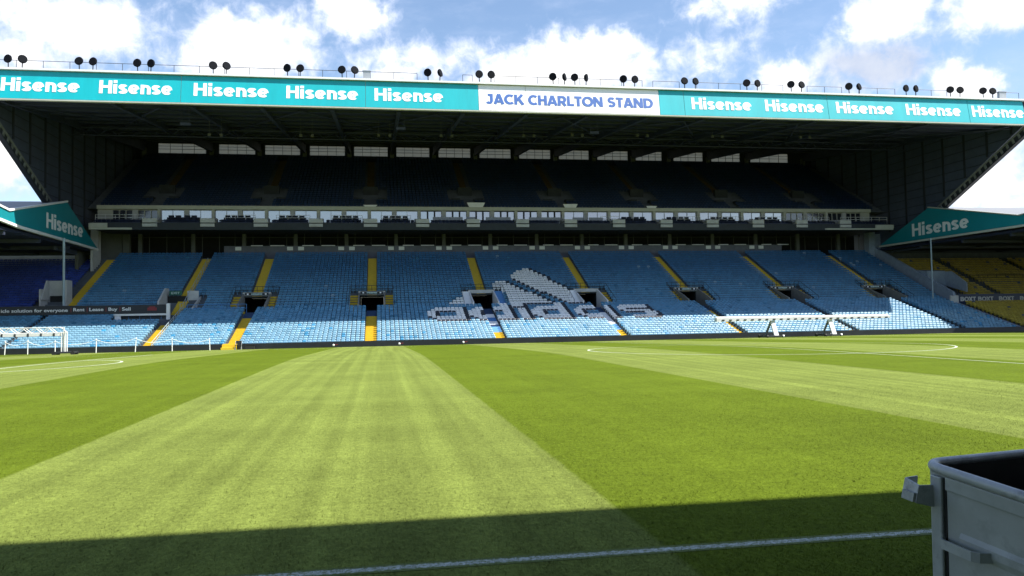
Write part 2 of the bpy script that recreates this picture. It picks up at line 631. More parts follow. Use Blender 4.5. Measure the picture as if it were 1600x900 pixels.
M_grass = grass_material('mown_grass')
ys = [-4.0, 0.0] + [2.0 + i * 2 for i in range(41)]
p = MB()
for ya, yb in zip(ys[:-1], ys[1:]):
    p.add([(-70, ya, gz(ya)), (110, ya, gz(ya)), (110, yb, gz(yb)), (-70, yb, gz(yb))], [(0, 1, 2, 3)])
pitch = p.build('pitch', M_grass)
tag(pitch, kind='structure')

XC, YC, YN, YF, XGL, XGR = 19.94, 39.65, 5.585, 73.65, -32.56, 72.44


def line_strip(name, pts, w):
    b = MB()
    L = []
    n = len(pts)
    for i, (x, y) in enumerate(pts):
        a = pts[max(i - 1, 0)]
        c = pts[min(i + 1, n - 1)]
        d = Vector((c[0] - a[0], c[1] - a[1])).normalized()
        nx, ny = -d.y * w / 2, d.x * w / 2
        L.append(((x + nx, y + ny, gz(y + ny) + 0.006), (x - nx, y - ny, gz(y - ny) + 0.006)))
    for (a, b1), (c, d) in zip(L[:-1], L[1:]):
        b.add([a, b1, d, c], [(0, 1, 2, 3)])
    o = b.build(name, M_mark)
    tag(o, kind='structure')
    return o


def seg(a, b, step=2.0):
    n = max(2, int(math.dist(a, b) / step) + 1)
    return [(a[0] + (b[0] - a[0]) * i / (n - 1), a[1] + (b[1] - a[1]) * i / (n - 1)) for i in range(n)]


# the near touchline is chalk on tufts: its edges are broken up in the mesh
b = MB()
xs = np.arange(-12, 14, 0.5)
prev = None
for i, x in enumerate(xs):
    j1, j2 = 0.03, -0.03
    cur = ((x, YN + 0.058 + j1, 0.003), (x, YN - 0.058 + j2, 0.003))
    if prev:
        b.add([prev[1], cur[1], cur[0], prev[0]], [(0, 1, 2, 3)])
    prev = cur
M_chalk = bpy.data.materials.new('chalk_on_grass')
M_chalk.use_nodes = True
t_ = M_chalk.node_tree
b_ = t_.nodes['Principled BSDF']
b_.inputs['Roughness'].default_value = 0.85
n1 = t_.nodes.new('ShaderNodeTexNoise')
n1.inputs['Scale'].default_value = 26
n1.inputs['Detail'].default_value = 5
n1.inputs['Roughness'].default_value = 0.75
g1 = t_.nodes.new('ShaderNodeNewGeometry')
t_.links.new(g1.outputs['Position'], n1.inputs['Vector'])
mr1 = t_.nodes.new('ShaderNodeMapRange')
mr1.inputs[1].default_value = 0.38
mr1.inputs[2].default_value = 0.70
sy1 = t_.nodes.new('ShaderNodeSeparateXYZ')
t_.links.new(g1.outputs['Position'], sy1.inputs[0])
d1 = t_.nodes.new('ShaderNodeMath')
d1.operation = 'SUBTRACT'
t_.links.new(sy1.outputs[1], d1.inputs[0])
d1.inputs[1].default_value = YN
a1 = t_.nodes.new('ShaderNodeMath')
a1.operation = 'ABSOLUTE'
t_.links.new(d1.outputs[0], a1.inputs[0])
e1 = t_.nodes.new('ShaderNodeMapRange')
e1.inputs[1].default_value = 0.03
e1.inputs[2].default_value = 0.085
e1.inputs[3].default_value = 0.04
e1.inputs[4].default_value = -0.42
t_.links.new(a1.outputs[0], e1.inputs[0])
s1 = t_.nodes.new('ShaderNodeMath')
t_.links.new(n1.outputs[0], s1.inputs[0])
t_.links.new(e1.outputs[0], s1.inputs[1])
t_.links.new(s1.outputs[0], mr1.inputs[0])
mx1 = t_.nodes.new('ShaderNodeMix')
mx1.data_type = 'RGBA'
t_.links.new(mr1.outputs[0], mx1.inputs[0])
mx1.inputs[6].default_value = (0.085, 0.122, 0.012, 1)
mx1.inputs[7].default_value = (0.58, 0.63, 0.61, 1)
t_.links.new(mx1.outputs[2], b_.inputs['Base Color'])
tag(b.build('near_touchline', M_chalk), kind='structure')
line_strip('far_touchline', seg((XGL, YF), (XGR, YF)), 0.13)
line_strip('halfway_line', seg((XC, YN), (XC, YF)), 0.07)
line_strip('centre_circle', [(XC + 9.15 * math.cos(a), YC + 9.15 * math.sin(a)) for a in np.linspace(0, 2 * math.pi, 97)], 0.10)
line_strip('penalty_area_line', seg((XGL + 16.5, YC - 20.15), (XGL + 16.5, YC + 20.15)), 0.12)
line_strip('penalty_area_side_line', seg((XGL, YC + 20.15), (XGL + 16.5, YC + 20.15)), 0.12)
line_strip('goal_line', seg((XGL, YN), (XGL, YF)), 0.12)
ang = math.acos(5.5 / 9.15)
line_strip('penalty_arc', [(XGL + 11 + 9.15 * math.cos(a), YC + 9.15 * math.sin(a)) for a in np.linspace(-ang, ang, 33)], 0.12)

# short grass blades where the turf is close enough to show them
nb = 150000
by = 4.0 + (rng.random(nb) ** 2.4) * 13.0
bx = (rng.random(nb) * 2 - 1) * (0.74 * by + 0.3) + 0.24 * by
h = rng.uniform(0.007, 0.017, nb)
a = rng.uniform(0, 2 * math.pi, nb)
lean = rng.normal(0, 0.010, (nb, 2))
w = rng.uniform(0.0015, 0.003, nb) * (0.6 + by / 9.0)
v = np.zeros((nb, 3, 3))
v[:, 0] = np.stack([bx - np.cos(a) * w, by - np.sin(a) * w, np.full(nb, -0.002)], 1)
v[:, 1] = np.stack([bx + np.cos(a) * w, by + np.sin(a) * w, np.full(nb, -0.002)], 1)
v[:, 2] = np.stack([bx + lean[:, 0], by + lean[:, 1], h], 1)


def mesh_np(name, verts, faces, mat):
    me = bpy.data.meshes.new(name)
    me.vertices.add(len(verts))
    me.vertices.foreach_set('co', np.ascontiguousarray(verts, dtype=np.float32).reshape(-1))
    k = faces.shape[1]
    me.loops.add(faces.size)
    me.loops.foreach_set('vertex_index', faces.astype(np.int32).reshape(-1))
    me.polygons.add(len(faces))
    me.polygons.foreach_set('loop_start', np.arange(0, faces.size, k, dtype=np.int32))
    me.update(calc_edges=True)
    me.materials.append(mat)
    return me


me = mesh_np('grass_blades', v.reshape(-1, 3), np.arange(nb * 3).reshape(-1, 3), grass_material('grass_blade', True))
gb = bpy.data.objects.new('grass_blades', me)
COL.objects.link(gb)
tag(gb, 'short mown grass blades along the near edge of the pitch', 'grass', kind='stuff')

# ------------------------------------------------------------------ seats (template, then rows)
TREAD = 0.655


def rowY(i):
    return 80.6 + TREAD * i if i < 19 else 93.0 + TREAD * (i - 19)


def rowF(i):          # floor height of row i
    return -0.83 + 0.201 * i if i < 19 else 2.98 + 0.306 * (i - 19)


def seat_template(fine=True):
    V, F = [], []

    def quad(*pts):
        k = len(V)
        V.extend(pts)
        F.append((k, k + 1, k + 2, k + 3))
    cols = [-0.206, -0.14, 0.14, 0.206] if fine else [-0.2, 0.2]
    drop = [0.07, 0.0, 0.0, 0.07] if fine else [0.02, 0.02]
    prof = [(0.03, 0.61), (0.028, 0.685), (0.075, 0.77), (0.16, 0.80)] if fine else [(0.025, 0.61), (0.07, 0.75), (0.15, 0.80)]
    for (c0, d0), (c1, d1) in zip(list(zip(cols, drop))[:-1], list(zip(cols, drop))[1:]):
        for k in range(len(prof) - 1):
            (ya, za), (yb, zb) = prof[k], prof[k + 1]
            s0 = (k + 1) / (len(prof) - 1)
            sa = k / (len(prof) - 1)
            quad((c0, ya, za - d0 * sa), (c1, ya, za - d1 * sa), (c1, yb, zb - d1 * s0), (c0, yb, zb - d0 * s0))
    # back of the shell
    quad((-0.2, 0.17, 0.73), (0.2, 0.17, 0.73), (0.2, 0.06, 0.61), (-0.2, 0.06, 0.61))
    quad((-0.14, 0.15, 0.80), (0.14, 0.15, 0.80), (0.2, 0.17, 0.73), (-0.2, 0.17, 0.73))
    # tipped-up pan in front of the back
    x, x2 = 0.19, 0.15
    A = [(-x, -0.10, 0.34), (x, -0.10, 0.34), (x, -0.085, 0.50), (-x, -0.085, 0.50), (-x2, -0.055, 0.55), (x2, -0.055, 0.55), (-x2, 0.0, 0.555), (x2, 0.0, 0.555)]
    quad(A[0], A[1], A[2], A[3])
    quad(A[3], A[2], A[5], A[4])
    quad(A[4], A[5], A[7], A[6])
    # uprights that carry the shell
    for ux in ((-0.17, -0.13), (0.13, 0.17)):
        quad((ux[0], 0.05, 0.3), (ux[1], 0.05, 0.3), (ux[1], 0.05, 0.62), (ux[0], 0.05, 0.62))
    if fine:
        quad((-x, -0.10, 0.34), (-x, -0.085, 0.50), (-x, 0.03, 0.50), (-x, 0.03, 0.34))
        quad((x, -0.10, 0.34), (x, 0.03, 0.34), (x, 0.03, 0.50), (x, -0.085, 0.50))
        quad((-0.03, -0.02, 0.0), (0.03, -0.02, 0.0), (0.03, -0.02, 0.37), (-0.03, -0.02, 0.37))
        quad((0.03, -0.02, 0.0), (0.03, 0.05, 0.0), (0.03, 0.05, 0.37), (0.03, -0.02, 0.37))
    return np.array(V), np.array(F)


def set_tone(me, cols, per):
    at = me.attributes.new('tone', 'FLOAT_COLOR', 'FACE')
    c = np.ones((len(cols), 4), np.float32)
    c[:, :3] = cols
    at.data.foreach_set('color', np.repeat(c, per, axis=0).reshape(-1))


def seats_mass(name, locs, cols, label, fine=True, jit=0.004, cat='seats'):
    V, F = seat_template(fine)
    locs = np.asarray(locs, float)
    n = len(locs)
    ang = rng.normal(0, 0.03, n)
    tip = rng.normal(0, 0.02, n)
    P = np.repeat(V[None], n, 0).copy()
    x, y, z = P[..., 0].copy(), P[..., 1].copy(), P[..., 2].copy()
    y2 = y + (z - 0.4) * tip[:, None]
    P[..., 0] = x * np.cos(ang)[:, None] - y2 * np.sin(ang)[:, None]
    P[..., 1] = x * np.sin(ang)[:, None] + y2 * np.cos(ang)[:, None]
    P += (locs + rng.normal(0, jit, (n, 3)))[:, None, :]
    FF = (F[None] + (np.arange(n) * len(V))[:, None, None]).reshape(-1, 4)
    me = mesh_np(name, P.reshape(-1, 3), FF, M_seat)
    set_tone(me, np.asarray(cols), len(F))
    o = bpy.data.objects.new(name, me)
    COL.objects.link(o)
    tag(o, label, cat, kind='stuff')
    return o


AISLES = [-34.0, -22.4, -14.45, -1.1, 12.2, 25.5, 38.8, 52.1, 65.4]
LOW_AISLES = [-22.4, -14.45, -1.1, 12.2, 25.5, 38.8, 52.1, 65.4]
VOMS = [-14.45, -1.1, 12.2, 25.5, 38.8, 52.1, 65.4]
PITCHX = 0.465


def inside(poly, x, y):
    r = False
    n = len(poly)
    for i in range(n):
        (x1, y1), (x2, y2) = poly[i], poly[(i + 1) % n]
        if (y1 > y) != (y2 > y) and x < (x2 - x1) * (y - y1) / (y2 - y1) + x1:
            r = not r
    return r


STRIPES = [[(16.2, 30.8), (18.8, 34.9), (19.5, 33.9), (22.95, 25.0), (24.1, 18.4), (22.3, 18.4)],
           [(13.7, 27.3), (15.0, 28.9), (20.7, 18.4), (15.3, 18.4), (14.7, 25.3), (14.0, 25.8)],
           [(7.9, 19.4), (8.9, 21.6), (11.0, 21.6), (10.8, 18.4), (8.2, 18.4)]]
LETTERS = [  # x0, x1, row0, row1
    (8.22, 9.2, 10, 16), (6.0, 8.3, 15, 16), (6.0, 8.3, 10, 11), (5.1, 6.12, 12, 14), (5.6, 6.2, 11, 15),
    (13.65, 14.62, 10, 18), (10.8, 13.7, 15, 16), (10.7, 13.7, 10, 11), (9.85, 10.85, 12, 14), (10.3, 10.9, 11, 15),
    (15.4, 16.36, 10, 15), (15.1, 16.3, 17, 18),
    (20.2, 21.16, 10, 18), (18.1, 20.3, 15, 16), (18.0, 20.3, 10, 11), (17.15, 18.15, 12, 14), (17.6, 18.2, 11, 15),
    (24.9, 26.6, 10, 16), (23.0, 25.0, 15, 16), (22.9, 25.0, 10, 11), (22.0, 23.0, 12, 14), (22.5, 23.1, 11, 15),
    (28.0, 31.0, 15, 16), (27.4, 28.4, 14, 15), (28.0, 31.1, 13, 13), (30.4, 31.5, 11, 12), (28.6, 31.0, 10, 10)]


def white(x, r):
    if r >= 18.5 or r == 18:
        for q in STRIPES:
            if inside(q, x, r + 0.01):
                return True
    for x0, x1, r0, r1 in LETTERS:
        if x0 <= x <= x1 and r0 <= r <= r1:
            return True
    return False


def seat_xs(x0, x1):
    return np.arange(x0, x1, PITCHX)


BLK = [(-34.9, -22.95), (-21.75, -15.0), (-13.85, -1.65), (-0.55, 11.65), (12.75, 24.95), (26.05, 38.25), (39.35, 51.55), (52.65, 64.85), (65.95, 72.2)]
PALE, MID, DEEP = np.array((0.172, 0.335, 0.455)), np.array((0.078, 0.240, 0.400)), np.array((0.045, 0.235, 0.42))  # PALE holds the sunlit sheen of the front rows in its colour
front, rest, rcol = [], [], []
for i in range(44):
    y, z = rowY(i), rowF(i)
    for bi, (xa, xb) in enumerate(BLK):
        if i >= 19 and bi == 0:
            xa = -33.35
        nseat = int((xb - xa) / PITCHX)
        gap = (xb - xa - nseat * PITCHX) / 2
        for k in range(nseat):
            x = xa + gap + (k + 0.5) * PITCHX
            if 19 <= i <= 25 and any(abs(x - v_) < 2.62 for v_ in VOMS):
                continue
            if 19 <= i <= 24 and abs(x + 22.4) < 2.4:
                continue
            if 13 <= i <= 18 and -28.4 < x < -22.9:
                continue
            q = rng.random()
            sunlit = min(1.0, max(0.0, (11.5 - i) / 3.0))  # sunlit rows coloured paler: sunshine put into the seat tone
            clump = math.sin(x * 1.7 + i * 2.1) * math.sin(x * 0.63 - i * 1.3)
            if i < 19 and white(x, i) or i >= 19 and white(x, i):
                c, kind = np.array((0.86, 0.86, 0.87)) * rng.uniform(0.93, 1.05), 'white'
            elif i >= 9 and (white(x - PITCHX, i) or white(x - PITCHX, i + 1) or white(x, i + 1)) and not (i >= 18 and x < 15.0):
                c, kind = np.array((0.016, 0.02, 0.035)), 'black'
            else:
                if q < (0.05 + 0.10 * (clump > 0.6) if i < 19 else 0.015):
                    c, kind = DEEP * rng.uniform(0.8, 1.25) * (1.0 if i < 10 else 0.7), 'deep'  # deep seats darker above the sunlit rows, shade put into the colour
                else:
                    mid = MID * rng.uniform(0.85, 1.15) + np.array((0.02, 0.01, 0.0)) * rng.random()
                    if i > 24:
                        g_ = min(1.0, (i - 24) / 12.0)  # higher rows darkened: deeper shade under the roof put into the colour
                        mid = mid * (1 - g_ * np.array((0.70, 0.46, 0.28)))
                    c, kind = (PALE * rng.uniform(0.85, 1.12)) * sunlit + mid * (1 - sunlit), 'pale'
                    if i > 18 and q > 0.996:
                        c = np.array((0.22, 0.34, 0.46))
            if i == 0 or (i == 1 and -17.0 < x < 19.5):
                front.append((x, y, z, i, bi, kind))
            else:
                rest.append((x, y, z))
                rcol.append(np.clip(c, 0, 1))
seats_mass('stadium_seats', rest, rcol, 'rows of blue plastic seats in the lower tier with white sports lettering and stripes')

V_, F_ = seat_template(True)
variants = {}
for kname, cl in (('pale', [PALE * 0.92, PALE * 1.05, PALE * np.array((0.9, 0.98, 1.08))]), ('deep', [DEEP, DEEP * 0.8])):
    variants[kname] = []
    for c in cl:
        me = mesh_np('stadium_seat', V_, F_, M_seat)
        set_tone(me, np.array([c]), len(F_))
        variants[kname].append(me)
ORD = ['first', 'second', 'third', 'fourth', 'fifth', 'sixth', 'seventh', 'eighth', 'ninth']
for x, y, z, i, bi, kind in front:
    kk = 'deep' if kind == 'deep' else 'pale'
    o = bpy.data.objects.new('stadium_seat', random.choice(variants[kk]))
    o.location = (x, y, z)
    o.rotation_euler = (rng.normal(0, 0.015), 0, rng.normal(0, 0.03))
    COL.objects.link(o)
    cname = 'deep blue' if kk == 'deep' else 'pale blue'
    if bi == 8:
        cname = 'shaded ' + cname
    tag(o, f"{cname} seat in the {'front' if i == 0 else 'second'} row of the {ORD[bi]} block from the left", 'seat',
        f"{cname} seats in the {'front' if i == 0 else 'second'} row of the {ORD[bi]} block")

# ------------------------------------------------------------------ the grandstand opposite
ST = empty('grandstand', (18.7, 80, -0.8))
tag(ST, 'long two-deck grandstand with blue seats under a deep dark cantilever roof', 'grandstand')


def part(mb, name, mats, **k):
    return mb.build(name, mats, ST, **k)


b = MB()
for i in range(44):
    y0 = rowY(i) - 0.38
    y1 = rowY(i + 1) - 0.38 if i != 18 else rowY(19) - 0.38
    if i == 43:
        y1 = 109.6
    spans = [(-35.2, 73.0)]
    if 19 <= i <= 25:
        spans = []
        cur = -35.2
        for vx in VOMS:
            spans.append((cur, vx - 1.45))
            cur = vx + 1.45
        spans.append((cur, 73.0))
    for xa, xb in spans:
        b.box(xa, xb, y0, y1, -1.5 if i < 19 else rowF(i) - (1.2 if i < 26 else 0.33), rowF(i))
part(b, 'lower_terrace', M_conc)

# front wall, open where the yellow stair runs down to the pitch
b = MB()
for xa, xb in ((-36, -15.15), (-13.75, 74.0)):
    b.box(xa, xb, 79.85, 80.0, -1.4, -0.22)
part(b, 'front_wall', M_navywall)


def stair(x0, rows, mats_of, w=0.55, name='stairway'):
    order, mm = [], []
    b = MB()
    for i in rows:
        mt_ = mats_of(i)
        if mt_ not in order:
            order.append(mt_)
        y0 = rowY(i) - 0.40
        y1 = rowY(i + 1) - 0.405
        if i == 18:
            y1 = rowY(19) - 0.42
        b.box(x0 - w, x0 + w, y0, y1, rowF(i) - 0.25, rowF(i) + 0.012, order.index(mt_))
        b.box(x0 - w, x0 + w, y0 + 0.32, y1 - 0.002, rowF(i) - 0.2, rowF(i) + (0.105 if i < 18 else 0.155), order.index(mt_))
    return part(b, name, order)


def low_mats(x0):
    def f(i):
        if abs(x0 - 12.2) < 0.1:
            return M_yellow if i < 6 else M_skyblue if i < 9 else M_navy if i < 10 else M_whitesheet if i < 12 else M_blue if i < 14 else M_whitesheet if i < 16 else M_navy
        if abs(x0 - 25.5) < 0.1:
            return M_yellow if i < 6 else M_skyblue if i < 9 else M_whitesheet if i < 16 else M_navy
        if x0 > 60:
            return M_conc
        return M_yellow if i < 16 else M_navy
    return f


for x0 in LOW_AISLES:
    stair(x0, range(0, 13 if x0 == -22.4 else 19), low_mats(x0), 0.58 if x0 < 30 else 0.5)
b = MB()
b.box(-15.1, -13.8, 78.9, 79.5, -1.0, -0.55).box(-15.1, -13.8, 79.5, 80.2, -1.0, -0.30)
b.box(-15.1, -13.8, 79.78, 80.21, -0.9, -0.21)
part(b, 'pitch_steps', M_yellow)
for x0 in AISLES:
    lo = 26
    if x0 in (-34.0, -22.4):
        lo = 19
    stair(x0, range(lo, 43), lambda i: M_yellow, 0.55)

# vomitories
sign_txt = []
for vx in VOMS:
    white_side = abs(vx - 12.2) < 0.1 or abs(vx - 25.5) < 0.1
    for sgn in (-1, 1):
        b = MB()
        xa, xb = (vx - 1.58, vx - 1.42) if sgn < 0 else (vx + 1.42, vx + 1.58)
        b.prism_x([(92.45, 1.9), (97.3, 1.9), (97.3, 5.35), (92.45, 3.75)], xa, xb)
        part(b, 'vomitory_wall', M_whitesheet if white_side else M_vomwall)
    b = MB()
    b.box(vx - 1.42, vx + 1.42, 92.6, 103, 1.7, 2.35)
    b.box(vx - 1.42, vx + 1.42, 102.8, 103, 2.35, 4.8)
    b.box(vx - 1.7, vx + 1.7, 97.88, 103, 4.81, 4.9)
    b.box(vx - 1.6, vx - 1.43, 97.31, 103, 2.35, 4.8).box(vx + 1.43, vx + 1.6, 97.31, 103, 2.35, 4.8)
    part(b, 'vomitory_tunnel', [M_void])
    b = MB()
    b.box(vx - 1.6, vx + 1.6, 96.9, 97.5, 4.95, 5.36)
    li = part(b, 'vomitory_lintel', M_pale)
    if not white_side:
        sg = MB()
        sg.box(vx - 1.35, vx + 1.35, 96.86, 96.9, 5.0, 5.32)
        sg.build('vomitory_sign', M_dark, li)
        sm = MB()
        sm.box(vx - 0.62, vx + 0.62, 96.83, 96.858, 5.08, 5.24)
        sm.build('sign_panel', M_paleteal, li)
        for dx in (-1.02, 1.02):
            MB().box(vx + dx - 0.1, vx + dx + 0.1, 96.83, 96.858, 5.07, 5.25).build('sign_panel', M_whitesheet, li)
    # flanking steps
    for sgn in (-1, 1):
        cx = vx + sgn * 2.08
        fm = M_yellow
        if abs(vx - 12.2) < 0.1:
            fm = M_whitesheet if sgn < 0 else M_blue
        if abs(vx - 25.5) < 0.1 and sgn < 0:
            fm = M_whitesheet
        b = MB()
        for i in range(19, 26):
            b.box(cx - 0.48, cx + 0.48, rowY(i) - 0.40, rowY(i + 1) - 0.405, rowF(i) - 0.2, rowF(i) + (0.35 if fm is not M_yellow else 0.015))
        part(b, 'side_steps', fm)
    # guard rail over the opening
    b = MB()
    zz = rowF(26)
    for k in np.linspace(-2.5, 2.5, 9):
        b.tube((vx + k, 97.25, zz - 0.1), (vx + k, 97.25, zz + 0.95), 0.025, 5)
    for h_ in (0.5, 0.95):
        b.tube((vx - 2.5, 97.25, zz + h_), (vx + 2.5, 97.25, zz + h_), 0.03, 5)
    for sgn in (-1, 1):
        b.path([(vx + sgn * 2.6, 97.2, zz + 0.95), (vx + sgn * 2.6, 92.6, 3.9), (vx + sgn * 2.6, 92.6, 2.9)], 0.03, 5)
        for yy in (96, 95, 94):
            z2 = rowF(19) + (yy - 93) / TREAD * 0.306
            b.tube((vx + sgn * 2.6, yy, z2), (vx + sgn * 2.6, yy, z2 + 0.95), 0.02, 5)
    part(b, 'guard_rail', M_dark)

# the odd one on the left, with a landing, a green sign and rails
b = MB()
b.prism_x([(92.4, 2.0), (96.6, 2.0), (96.6, 5.9), (95.4, 5.9), (92.4, 4.3)], -24.35, -24.15)
part(b, 'vomitory_wall', M_pale)
part(MB().prism_x([(92.4, 2.0), (96.6, 2.0), (96.6, 5.0), (92.4, 3.6)], -20.75, -20.6), 'vomitory_wall', M_pale)
part(MB().box(-22.0, -20.76, 95.9, 96.0, 3.6, 5.6), 'vomitory_wall', M_pale)
b = MB()
b.box(-24.15, -22.0, 95.8, 96.4, 2.5, 5.0)
part(b, 'vomitory_opening', M_void)  # dark block standing in for the shade inside the opening
b = MB()
b.box(-23.9, -22.5, 95.6, 95.72, 5.1, 5.6)
sg = part(b, 'exit_sign', M_green)
text_obj('sign_lettering', 'EXIT', -23.65, -22.75, 5.22, 5.48, M_paleteal, sg, lambda u, v_, w: (u, 95.6 - w, v_), 0.02)
b = MB()
for i in range(12):
    y_ = 91.5 + i * 1.3
    z_ = 3.0 + max(0, (y_ - 92.6)) / TREAD * 0.306
    b.tube((-21.75, y_, z_), (-21.75, y_, z_ + 1.0), 0.03, 5)
    if i:
        b.tube((-21.75, y0_, z0_ + 1.0), (-21.75, y_, z_ + 1.0), 0.03, 5)
        b.tube((-21.75, y0_, z0_ + 0.5), (-21.75, y_, z_ + 0.5), 0.025, 5)
    y0_, z0_ = y_, z_
part(b, 'handrail', M_post)
b = MB()
for k in range(14):
    y_ = 80.4 + k * 0.9
    z_ = -0.83 + (y_ - 80.6) / TREAD * 0.201
    b.tube((-21.72, y_, z_), (-21.72, y_, z_ + 0.95), 0.03, 5)
    if k:
        for hh in (0.35, 0.65, 0.95):
            b.tube((-21.72, y0_, z0_ + hh), (-21.72, y_, z_ + hh), 0.03, 5)
    y0_, z0_ = y_, z_
part(b, 'handrail', M_post)
b = MB()
b.box(-21.2, -15.1, 92.44, 92.62, 2.0, 3.02)
part(b, 'walkway_edge', M_yellow)
b = MB()
for k in range(8):
    b.tube((-21.2 + k * 0.9, 92.4, 2.8), (-21.2 + k * 0.9, 92.4, 3.9), 0.03, 5)
b.tube((-21.2, 92.4, 3.9), (-14.9, 92.4, 3.9), 0.035, 5).tube((-21.2, 92.4, 3.45), (-14.9, 92.4, 3.45), 0.03, 5)
part(b, 'handrail', M_blue)
# viewing platform under the banner
b = MB()
b.box(-28.4, -22.95, 89.4, 92.4, 1.2, 1.45)
b.box(-28.4, -22.95, 92.2, 92.42, 1.45, 2.9)
part(b, 'platform_recess', M_void)
b = MB()
b.box(-28.5, -22.9, 90.7, 90.9, 2.78, 2.98).box(-28.2, -27.6, 90.65, 90.85, 1.9, 2.75)
b.box(-22.95, -22.6, 90.6, 90.9, 2.3, 4.05)
part(b, 'platform_frame', M_white)
b = MB()
b.prism_x([(90.9, 1.35), (92.3, 1.7), (92.3, 2.6), (90.9, 2.0)], -22.9, -22.8)
for k in range(4):
    b.box(-26.9 + k * 1.1, -26.86 + k * 1.1, 91.0, 91.05, 1.5, 2.75)
part(b, 'platform_mullions', M_blue)

# end walls of the lower deck
b = MB()
b.prism_x([(106.8, 5), (109.6, 5), (109.6, 11.3), (107.6, 11.3), (106.5, 10.85), (91.9, 4.2), (91.6, 3.6), (91.6, 2.9), (80.4, -0.5), (80.4, -1.5), (106.8, -1.5)], 73.02, 73.35)
part(b, 'raking_wall', M_greywall)
b = MB()
b.box(-36.2, -35.3, 107.2, 108.2, 8.5, 14.2)
part(b, 'end_column', M_pale)
part(MB().box(-33.0, -32.2, 109.3, 110.0, 10.5, 13.6), 'end_column', M_col)
part(MB().box(-36.4, -33.1, 109.5, 109.9, 10, 14.2), 'end_wall', M_col)
part(MB().box(-36.9, -36.5, 104, 114, 6, 14.2), 'end_wall', M_col)
part(MB().box(72.1, 73.1, 107.8, 109.0, 9.0, 14.2), 'end_column', M_greywall)
part(MB().box(73.4, 75.2, 108.4, 110, 10, 13.5), 'end_wall', M_greywall)

# concourse behind the lower deck
b = MB()
b.box(-35.5, 73.4, 113.6, 114.0, 9.5, 14.2)
b.box(-35.5, 73.4, 109.75, 114, 9.6, 10.3)
part(b, 'concourse', M_void)
colx = [-24.3 - 6.7, -24.4, -17.96, -11.29, -4.57, 2.12, 8.68, 15.19, 21.83, 28.41, 34.93, 41.57, 48.15, 54.95, 61.67, 68.3]
for cx in colx:
    b = MB()
    b.box(cx - 0.24, cx + 0.24, 109.62, 110.1, 9.8, 13.7)
    part(b, 'column', M_col)
b = MB()
b.box(-20.5, 59.0, 109.6, 109.74, 10.2, 12.05)
part(b, 'rear_parapet', M_parapet)
for cx in colx:
    if cx < -20 or cx > 60:
        continue
    for xa, xb in ((cx + 0.9, cx + 2.4), (cx + 3.4, cx + 5.2)):
        part(MB().box(xa, xb, 109.55, 109.75, 12.03, 12.14), 'parapet_top', M_whitesheet)
for cx in colx:
    if cx < -20 or cx > 60:
        continue
    for s_ in (-1, 1):
        if s_ > 0 and cx in (-17.96,):
            continue
        b = MB()
        xc = cx + s_ * 0.72
        b.box(xc - 0.38, xc + 0.38, 109.48, 109.6, 11.45, 11.92)
        part(b, 'white_panel', M_white)
b = MB()
for cx in colx:
    for dx in (-1.15, 1.15, 3.3):
        b.tube((cx + dx, 109.68, 10.3), (cx + dx, 109.68, 13.7), 0.035, 5)
b.tube((-33, 109.68, 13.2), (72, 109.68, 13.2), 0.03, 5)
part(b, 'screen_posts', M_col)

# balcony, boxes
b = MB()
b.box(-34.8, 72.5, 103.0, 113.5, 13.65, 13.85)
b.box(-34.8, 72.5, 102.8, 103.0, 13.45, 14.32)
b.box(-34.8, 72.5, 103.0, 107.0, 13.86, 14.05)
part(b, 'balcony', M_balc)
b = MB()
b.box(-34.9, -32.8, 102.6, 102.79, 13.7, 14.25).box(-34.9, -30, 102.7, 102.795, 13.46, 13.698)
part(b, 'balcony_end_panel', M_cream)
part(MB().box(69.8, 72.6, 102.6, 102.79, 13.7, 14.2).box(62, 72.6, 102.7, 102.795, 13.5, 13.698), 'balcony_end_panel', M_cream)
stepx = [-27.93, -21.17, -14.79, -8.05, -1.23, 5.4, 12.01, 18.59, 25.13, 31.8, 38.52, 45.19, 51.9, 58.45, 65.13]
for sx_ in stepx:
    b = MB()
    b.box(sx_ - 0.85, sx_ + 0.85, 103.1, 103.5, 14.05, 14.5)
    b.box(sx_ - 0.85, sx_ + 0.85, 103.5, 105.2, 14.05, 14.62)
    b.prism_x([(103.5, 14.63), (105.2, 14.63), (105.2, 15.1), (104.4, 15.1)], sx_ - 0.95, sx_ + 0.8)
    b.box(sx_ - 0.85, sx_ + 0.85, 102.6, 102.79, 13.82, 14.2)
    b.box(sx_ - 0.85, sx_ + 0.85, 102.62, 103.05, 14.33, 14.85)
    part(b, 'balcony_steps', M_pale)
    b = MB()
    b.tube((sx_ - 1, 103.05, 14.62), (sx_ + 1, 103.05, 14.62), 0.03, 5).tube((sx_, 103.05, 14.1), (sx_, 103.05, 14.62), 0.03, 5)
    part(b, 'step_rail', M_dark)
bl, bc = [], []
edges = [-35.0] + stepx + [72.0]
for k in range(len(edges) - 1):
    xa = edges[k] + (1.15 if k else 0.3)
    xb = edges[k + 1] - (1.15 if k < len(edges) - 2 else 0.3)
    for rr in range(3):
        for x in np.arange(xa + 0.25, xb, 0.5):
            bl.append((x, 103.55 + rr * 0.7, 14.0 + rr * 0.12))
            bc.append(np.array((0.012, 0.02, 0.05)) * rng.uniform(0.7, 1.4))
seats_mass('balcony_seats', bl, bc, 'rows of dark navy seats along the balcony in front of the box windows', False)

